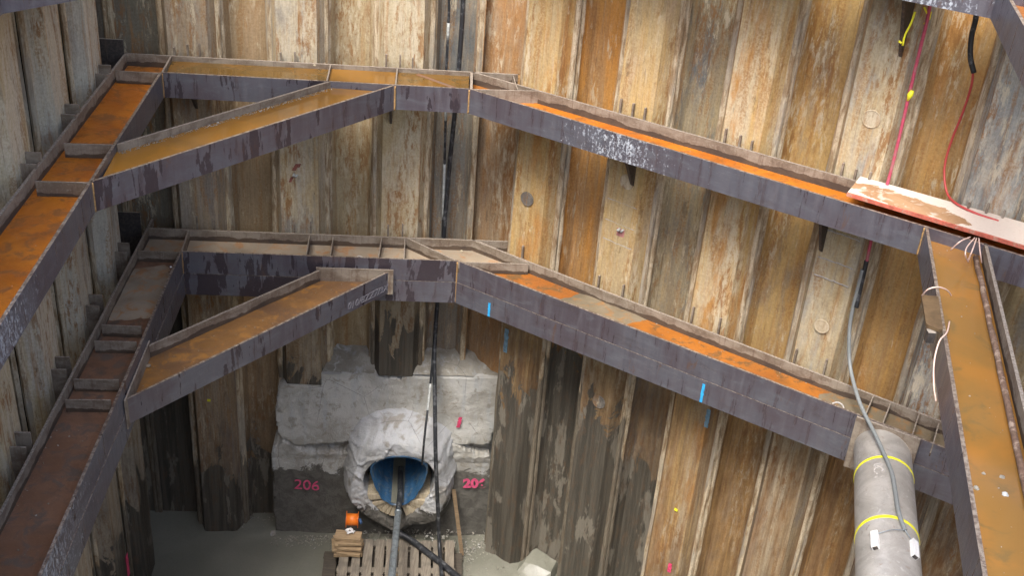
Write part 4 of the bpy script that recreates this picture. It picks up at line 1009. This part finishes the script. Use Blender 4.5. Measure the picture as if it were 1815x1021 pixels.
# ------------------------------------------------------------------ pallets and small things on them
def pallet(c, ux, uy, w, d, z0, nboards, label, mat='woodpal'):
    """ux, uy unit vectors; top boards run along uy"""
    root = empty('pallet', c + Vector((0, 0, z0)), label, 'pallet', 'wooden pallets below the tunnel mouth')
    bw = w / nboards
    for i in range(nboards):
        x = -w / 2 + bw * (i + .5); wb_ = bw * random.uniform(.33, .42)
        MB().box(c + ux * (x + random.uniform(-.008, .008)) + Vector((0, 0, z0 + .135)), ux * wb_, uy * (d / 2 + random.uniform(-.01, .01)), Vector((0, 0, .011))).build('top_board', M[mat], root)
    for j in (-1, 0, 1):
        MB().box(c + uy * (j * (d / 2 - .06)) + Vector((0, 0, z0 + .112)), ux * w / 2, uy * .05, Vector((0, 0, .011))).build('cross_board', M[mat], root)
        MB().box(c + uy * (j * (d / 2 - .06)) + Vector((0, 0, z0 + .011)), ux * w / 2, uy * .05, Vector((0, 0, .011))).build('bottom_board', M[mat], root)
        for i in (-1, 0, 1):
            MB().box(c + ux * (i * (w / 2 - .08)) + uy * (j * (d / 2 - .06)) + Vector((0, 0, z0 + .061)), ux * .07, uy * .05, Vector((0, 0, .039))).build('block', M['woodblock'], root)
ux = REAR.t; uy = REAR.n
pc = at(705, 957, .28); pc.z = 0
pallet(pc - uy * .62 + ux * .0, ux, uy, 1.66, 1.2, .15, 10, 'upper pallet with lengthwise slats in front of the tunnel mouth')
pallet(pc - uy * .72 - ux * .05, ux, uy, 2.0, 1.2, .0, 9, 'lower pallet sticking out left and right beneath the slatted one', 'wooddark')
# timber offcuts, reel, gloves
bc = at(618, 965, .30)
root = empty('timber_stack', bc, 'stack of short sawn timber blocks on the left end of the pallets', 'timber')
hts = .29
bcp = at(617, 962, .45); bcp.z = 0
for i, (h, r_, sx_, dx) in enumerate(((.045, 3, .20, .0), (.04, -9, .17, .03), (.04, 7, .20, -.03), (.035, -5, .17, .03), (.04, 10, .19, -.01), (.035, 0, .16, .03), (.05, -6, .185, .0))):
    a = R(r_); vx = ux * math.cos(a) + uy * math.sin(a); vy = -ux * math.sin(a) + uy * math.cos(a)
    o = MB().box(bcp + ux * dx + uy * (.02 * (-1) ** i) + Vector((0, 0, hts + h / 2)), vx * sx_, vy * (.15 - .01 * i), Vector((0, 0, h / 2 - .004))).build('timber_block', M['woodblock'], root); hts += h
tz = hts
rc = at(624, 936, tz + .0); 
root = empty('cable_reel', rc, 'orange plastic cord reel standing on the timber stack', 'reel')
ax = (ux * 1 + Vector((0, 0, -.02))).normalized(); rcc = rc + Vector((0, 0, .118)) + uy * .04
MB().tube([rcc - ax * .086, rcc - ax * .08], .118, 24).build('reel_flange', M['orange'], root, False)
MB().tube([rcc + ax * .08, rcc + ax * .086], .118, 24).build('reel_flange', M['orange'], root, False)
MB().tube([rcc - ax * .08, rcc + ax * .08], .085, 24).build('reel_drum', M['orange'], root, True)
m = MB()
for q in range(5): m.tube([rcc + ax * (.095 + .008 * q) + Vector((0, -.02, .03 * math.sin(q))), rcc + ax * (.105 + .006 * q) + Vector((0, .03 * math.cos(q), -.05))], .02, 6)
m.build('blue_rag', M['bluepl'], root, True)
# crumpled white glove
gc = at(620, 942, tz + .01) - uy * .02
bm = bmesh.new(); m = MB()
m2 = []
for q in range(9):
    a = q * 2.4; rr0 = .055 + .02 * math.sin(q * 3)
    p_ = gc + Vector((math.cos(a) * rr0, math.sin(a) * rr0 * .8, .01)); q_ = gc + Vector((math.cos(a + 1.3) * rr0 * .6, math.sin(a + 1.3) * rr0 * .6, .03)); r_ = gc + Vector((math.cos(a + 2.2) * rr0, math.sin(a + 2.2) * rr0, .015))
    m.tube(spline([p_, q_, r_], 5), .011, 7)
o = m.build('work_gloves', M['white'], None, True); tag(o, 'crumpled white work gloves on the timber stack in front of the reel', 'gloves')
M['plankm'] = mat_wood('wet_plank', (.20, .14, .08), (.13, .09, .055))
# leaning plank
pl0, pl1 = at(819, 985, .1), REAR.on(804, 868, .02)
dpl = (pl1 - pl0).normalized()
o = MB().box(pl0.lerp(pl1, .5), ux * .028, dpl * ((pl1 - pl0).length / 2), dpl.cross(ux).normalized() * .012).build('plank', M['plankm']); tag(o, 'brown plank leaning against the concrete right of the tunnel mouth', 'plank')
# rubble
def lump(px, py, r, label, z=.0, flat=.8): return stone(at(px, py, z), r, M['stone'], label, 'rubble on the pit floor', flat)
hull = [RIGHT.pt(u, D, z) for u, D, z in ((1.22, GAP + DEP - .02, .0), (1.66, GAP + DEP - .02, .0), (1.75, .2, .0), (1.5, .02, 0), (1.2, .0, .0), (1.08, .2, 0), (1.24, GAP + DEP - .02, .24), (1.62, GAP + DEP - .02, .18), (1.66, .30, .16), (1.25, .2, .17))]
bm = bmesh.new(); 
for h_ in hull: bm.verts.new(h_)
r_ = bmesh.ops.convex_hull(bm, input=bm.verts); bmesh.ops.subdivide_edges(bm, edges=bm.edges[:], cuts=3, use_grid_fill=True)
bmesh.ops.triangulate(bm, faces=bm.faces[:]); bm.verts.index_update()
vv = [v.co + Vector((noise.noise(v.co * 5), noise.noise(v.co * 5 + Vector((9, 0, 0))), noise.noise(v.co * 5 + Vector((0, 9, 0))))) * .03 for v in bm.verts]
ff = [tuple(v.index for v in f.verts) for f in bm.faces]; bm.free()
o = mk('concrete_lump', vv, ff, M['stone'], None, None, False); o.data.materials.clear(); o.data.materials.append(M['mudm']); tag(o, 'grey lump of concrete wedged between two piles at the right of the floor', 'rubble', 'rubble on the pit floor')
o = stone(at(484, 947, .03), .05, M['stone'], 'single stone at the lower left corner of the concrete headwall', 'rubble on the pit floor', .9)
# fine rubble as one mass
m = MB(); rnd = random.Random(3)
def chip(c, r):
    vs = [Vector((rnd.uniform(-1, 1), rnd.uniform(-1, 1), rnd.uniform(-.6, .8))).normalized() * r * rnd.uniform(.7, 1.2) + c for _ in range(6)]
    m.add(vs, [(0, 1, 2), (0, 2, 3), (0, 3, 4), (0, 4, 5), (1, 2, 5), (2, 3, 5), (3, 4, 5), (0, 1, 5)])
for q in range(620):
    px = rnd.gauss(850, 28); py = rnd.gauss(985, 18)
    if px < 815: continue
    c = at(px, py, .06); chip(c + Vector((0, 0, rnd.uniform(-.01, .05))), rnd.uniform(.005, .022))
for q in range(260):
    px = rnd.uniform(480, 600); py = 950 + abs(rnd.gauss(0, 9)); chip(at(px, py, .02), rnd.uniform(.005, .02))
for q in range(120):
    chip(at(rnd.uniform(430, 500), rnd.gauss(925, 10), .02), rnd.uniform(.005, .02))
for q in range(150):
    chip(at(rnd.uniform(640, 810), rnd.gauss(948, 6), .1), rnd.uniform(.008, .03))
o = m.build('gravel', M['stone']); tag(o, kind='stuff')
# grit and crumbs in the troughs of the beams
m = MB()
def scatter(q, z, n, r0, r1, edge=0.):
    q = [Vector((p.x, p.y, z)) for p in q]
    for _ in range(n):
        a, b = rnd.random(), rnd.uniform(.06, .94)
        if edge and rnd.random() < edge: b = .94 - abs(rnd.gauss(0, .04))
        c = q[0].lerp(q[1], a).lerp(q[3].lerp(q[2], a), b); chip(c, rnd.uniform(r0, r1))
scatter([ins(B2, L2f, 3.4), L2f, L2b, ins(A2, L2b, 4.0)], Z2 - .143, 150, .003, .012, .4)
scatter([br0, br1, bq1, bq0], Z3 - .143, 70, .002, .009)
scatter([B2, C2, E2, A2], Z2 - .143, 60, .002, .008, .3)
scatter([ins(C2, R2f, .6), ins(C2, R2f, 6), ins(R2s, R2e, 6.3), ins(R2s, R2e, 1.0)], Z2 - .148, 110, .002, .009, .4)
scatter([C, RFe, RBe, RBs], Z1 - .15, 70, .002, .008, .6)
scatter([st0, st1, sr1, sR], Z1 - .116, 90, .002, .010)
scatter([B, ins(B, LFk, 5), ins(A, LBk, 5), A], Z1 - .143, 60, .002, .007, .5)
for _ in range(420):
    a = rnd.random(); c = bb0.lerp(bb1, a); dd_ = (bf0 - bb0).normalized(); c = c + Vector((.048, -.034, 0)) * rnd.uniform(.5, 1.5); c.z = Z1 - .076 + rnd.uniform(-.003, .006); chip(c, rnd.uniform(.004, .014))
o = m.build('grit', M['stone']); tag(o, kind='stuff')
# ------------------------------------------------------------------ writing and marks
def text(body, W, px, py, D, size, mat, parent, rot=0., shear=0., weight=.0, ys=1.):
    cu_ = bpy.data.curves.new('t', 'FONT'); cu_.body = body; cu_.size = size; cu_.align_x = 'CENTER'; cu_.align_y = 'CENTER'; cu_.extrude = .0015; cu_.offset = weight; cu_.shear = shear
    tmp = bpy.data.objects.new('t', cu_); col.objects.link(tmp)
    me = bpy.data.meshes.new_from_object(tmp.evaluated_get(bpy.context.evaluated_depsgraph_get())); bpy.data.objects.remove(tmp)
    vs = [v.co.copy() for v in me.vertices]; fs = [tuple(p.vertices) for p in me.polygons]; bpy.data.meshes.remove(me)
    u0, z0 = W.hit(px, py, D); ca, sa = math.cos(rot), math.sin(rot); out = []
    for v in vs:
        wob = noise.noise(Vector((v.x * 14, v.y * 14, 2))) * .006
        x, y = v.x + wob, v.y * ys + wob; out.append(W.pt(u0 + x * ca - y * sa, D - .003 - v.z, z0 + x * sa + y * ca))
    return mk('lettering', out, fs, mat, parent)
o = text('206', REAR, 544, 861, .085, .25, M['pinkt'], conc, R(-4), 0, .0005); o['label'] = 'pink sprayed number 206'
o = text('206', REAR, 841, 858, .085, .22, M['pinkt'], conc, R(2), 0, .010); o['label'] = 'smeared pink number on the right'
def mark(W, px, py, D, w, h, mat, parent=None, lean=0., name='paint_mark'):
    u, z = W.hit(px, py, D); n = 9; P = []
    for i in range(n + 1):
        t = i / n; P.append((u - w / 2 * (1 + .5 * noise.noise(Vector((px, i * .9, 0)))) + lean * (t - .5), z - h / 2 + h * t))
    for i in range(n, -1, -1):
        t = i / n; P.append((u + w / 2 * (1 + .5 * noise.noise(Vector((px, i * .9, 7)))) + lean * (t - .5), z - h / 2 + h * t))
    return MB().extrude([W.pt(a, D - .002, b) for a, b in P], -W.n * .002).build(name, mat, parent)
mark(REAR, 814, 749, .10, .05, .18, M['pinkp'], conc, .03)
piles = [o for o in col.objects if o.name.startswith('sheet_pile')]
def byl(s): return [o for o in piles if s in o['label']][0]
FR = Wall((C2.x, C2.y), math.degrees(math.atan2(dR2.y, dR2.x)))
mark(FR, 867, 549, -.009, .032, .19, M['bluep'], right2, .0); mark(FR, 1245, 697, -.009, .032, .24, M['bluep'], right2, .0)
mark(RIGHT, 897, 604, GAP - .01, .06, .36, M['bluef'], byl('ochre sheet pile with a round plug'), .0)
mark(RIGHT, 1254, 742, GAP - .01, .05, .26, M['bluef'], byl('bright ochre'), .0)
mark(RIGHT, 1187, 1007, GAP - .01, .05, .15, M['pinkp'], byl('bright ochre'))
mark(RIGHT, 1100, 412, GAP - .008, .10, .10, mat_plain('faint_pink_paint', (.50, .22, .20), .9, 0, .5, 18), byl('welded cross lines'))
m_red = mat_plain('faded_red_paint', (.34, .12, .09), .9, 0, .6, 18)
mark(REAR, 524, 296, GAP - .012, .05, .09, m_red, byl('dripping red mark'), .05); mark(REAR, 516, 318, GAP - .012, .035, .07, m_red, byl('dripping red mark'), .03); mark(REAR, 531, 293, GAP - .012, .02, .05, m_red, byl('dripping red mark'), .02)
# hooks / eyelets on piles
for W, px, py, lab in ((REAR, 521, 310, 'dripping red mark'), (RIGHT, 1097, 407, 'welded cross lines')):
    c = W.on(px, py, GAP - .03); m = MB(); m.tube([c + W.n * .04, c - W.n * .03], .017, 10); m.tube([c + Vector((.02, -.02, -.02)), c + Vector((.05, -.02, .015))], .013, 8)
    m.build('bolt', M['tape'], byl(lab), True)
# weld lines across the tan pile and the cream pile
for lab, ys in (('welded cross lines', [(1108, 360), (1105, 398), (1100, 432)]), ('cream and grey', [(1500, 470), (1493, 502), (1505, 418)])):
    for (px, py) in ys:
        u, z = RIGHT.hit(px, py, GAP); u0 = xu + xp * (1 if 'welded' in lab else 3)
        pts = [RIGHT.pt(u0 + .03 + .38 * i / 16, GAP - .003, z + noise.noise(Vector((i * .6, z, 0))) * .012 - .02 * i / 16) for i in range(17)]
        MB().tube(pts, .007, 6).build('weld_line', M['chalk'], byl(lab), True)
LW = Wall((A.x, A.y), -84)
u0, z0 = LEFT.hit(225, 1000, GAP); 
mark(LEFT, 226, 1003, GAP - .01, .10, .36, M['pinkp'], [o for o in piles if o['label'].startswith('pale protruding') and 'third' in o['label']][0])
o = text('010/8ZZ7/3X', Wall((br0.x, br0.y), math.degrees(math.atan2(br1.y - br0.y, br1.x - br0.x))), 652, 527, -.001, .125, M['chalkgrey'], brace2, 0, .2)
FRm = Wall((C.x, C.y), -32)
# tube lettering, written along the tube
cu_ = bpy.data.curves.new('t', 'FONT'); cu_.body = '0C-1'; cu_.size = .13; cu_.align_x = 'CENTER'; cu_.align_y = 'CENTER'; cu_.extrude = .001; cu_.offset = .001
tmp = bpy.data.objects.new('t', cu_); col.objects.link(tmp); me = bpy.data.meshes.new_from_object(tmp.evaluated_get(bpy.context.evaluated_depsgraph_get())); bpy.data.objects.remove(tmp)
cpt = ontube(1556, 835, 0); r0 = cpt - fp; s0 = r0.dot(dt); r0 = r0 - dt * s0; a0 = math.atan2(r0.dot(upv), r0.dot(side)); out = []
sgn = -1 if side.x > 0 else 1
for v in me.vertices:
    an = a0 + v.co.y * 1.0 / rT * (-sgn) * -1; out.append(fp + dt * (s0 + v.co.x * .95) + (side * math.cos(an) + upv * math.sin(an)) * (rT + .002 + v.co.z))
mk('lettering', out, [tuple(p.vertices) for p in me.polygons], M['chalk'], [o for o in col.objects if o.name == 'steel_tube_strut'][0])
# survey stickers
for W, px, py, lab in ((REAR, 370, 710, 'small yellow sticker on the grey pile near the left corner'), (RIGHT, 1198, 904, 'small yellow sticker on the bright ochre pile above the pink mark')):
    u, z = W.hit(px, py, GAP - .02); P = [W.pt(u + a, GAP - .02, z + b) for a, b in ((-.022, -.016), (.022, -.022), (.026, .016), (-.018, .022))]
    o = MB().extrude(P, -W.n * .004).build('survey_sticker', M['yellow']); tag(o, lab, 'sticker')
# round holes left in the troughs of the lower beams (lifting eyes)
for p_, rt_ in ((g2(637, 452), rear2), (g2(1487, 712), right2)):
    ring = [p_ + Vector((math.cos(a) * .07, math.sin(a) * .04, -.09 + .05 * math.sin(a))) for a in [math.pi * i / 14 for i in range(15)]]
    MB().tube(ring, .009, 6).build('lifting_eye', M['chalk'], rt_, True)
# small clip boxes on the left wall plates
# ------------------------------------------------------------------ unseen rest of the pit, walls cut low to let in more sky light
def plainwall(p, q, label):
    d = (q - p); L_ = d.length; d.normalize(); ang = math.degrees(math.atan2(d.y, d.x)); W = Wall((p.x, p.y), ang)
    k = 0; u = 0
    while u < L_ - 1.2:
        k += 1; pr = [(u, .2), (u + .1, 0), (u + .54, 0), (u + .64, .2), (u + .74, .42), (u + 1.15, .42), (u + 1.25, .2)]
        me = MB(); pts = [W.pt(a, -b) for a, b in pr]; pts2 = [W.pt(a, -b - .014) for a, b in pr]
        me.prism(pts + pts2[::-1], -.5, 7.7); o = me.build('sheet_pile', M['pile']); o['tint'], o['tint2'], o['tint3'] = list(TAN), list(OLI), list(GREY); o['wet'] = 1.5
        tag(o, label, 'sheet pile', label); u += 1.25
fA = Vector((cA.x + .5, -.9, 0)); fB = Vector((cD.x - .3, -.9, 0)); fC = Vector((cD.x - .3, cD.y - .6, 0))
plainwall(fB, fA, 'sheet pile of the near pit wall outside the picture, cut low for sky light')
plainwall(fC, fB, 'sheet pile of the far right side wall outside the picture, cut low for sky light')
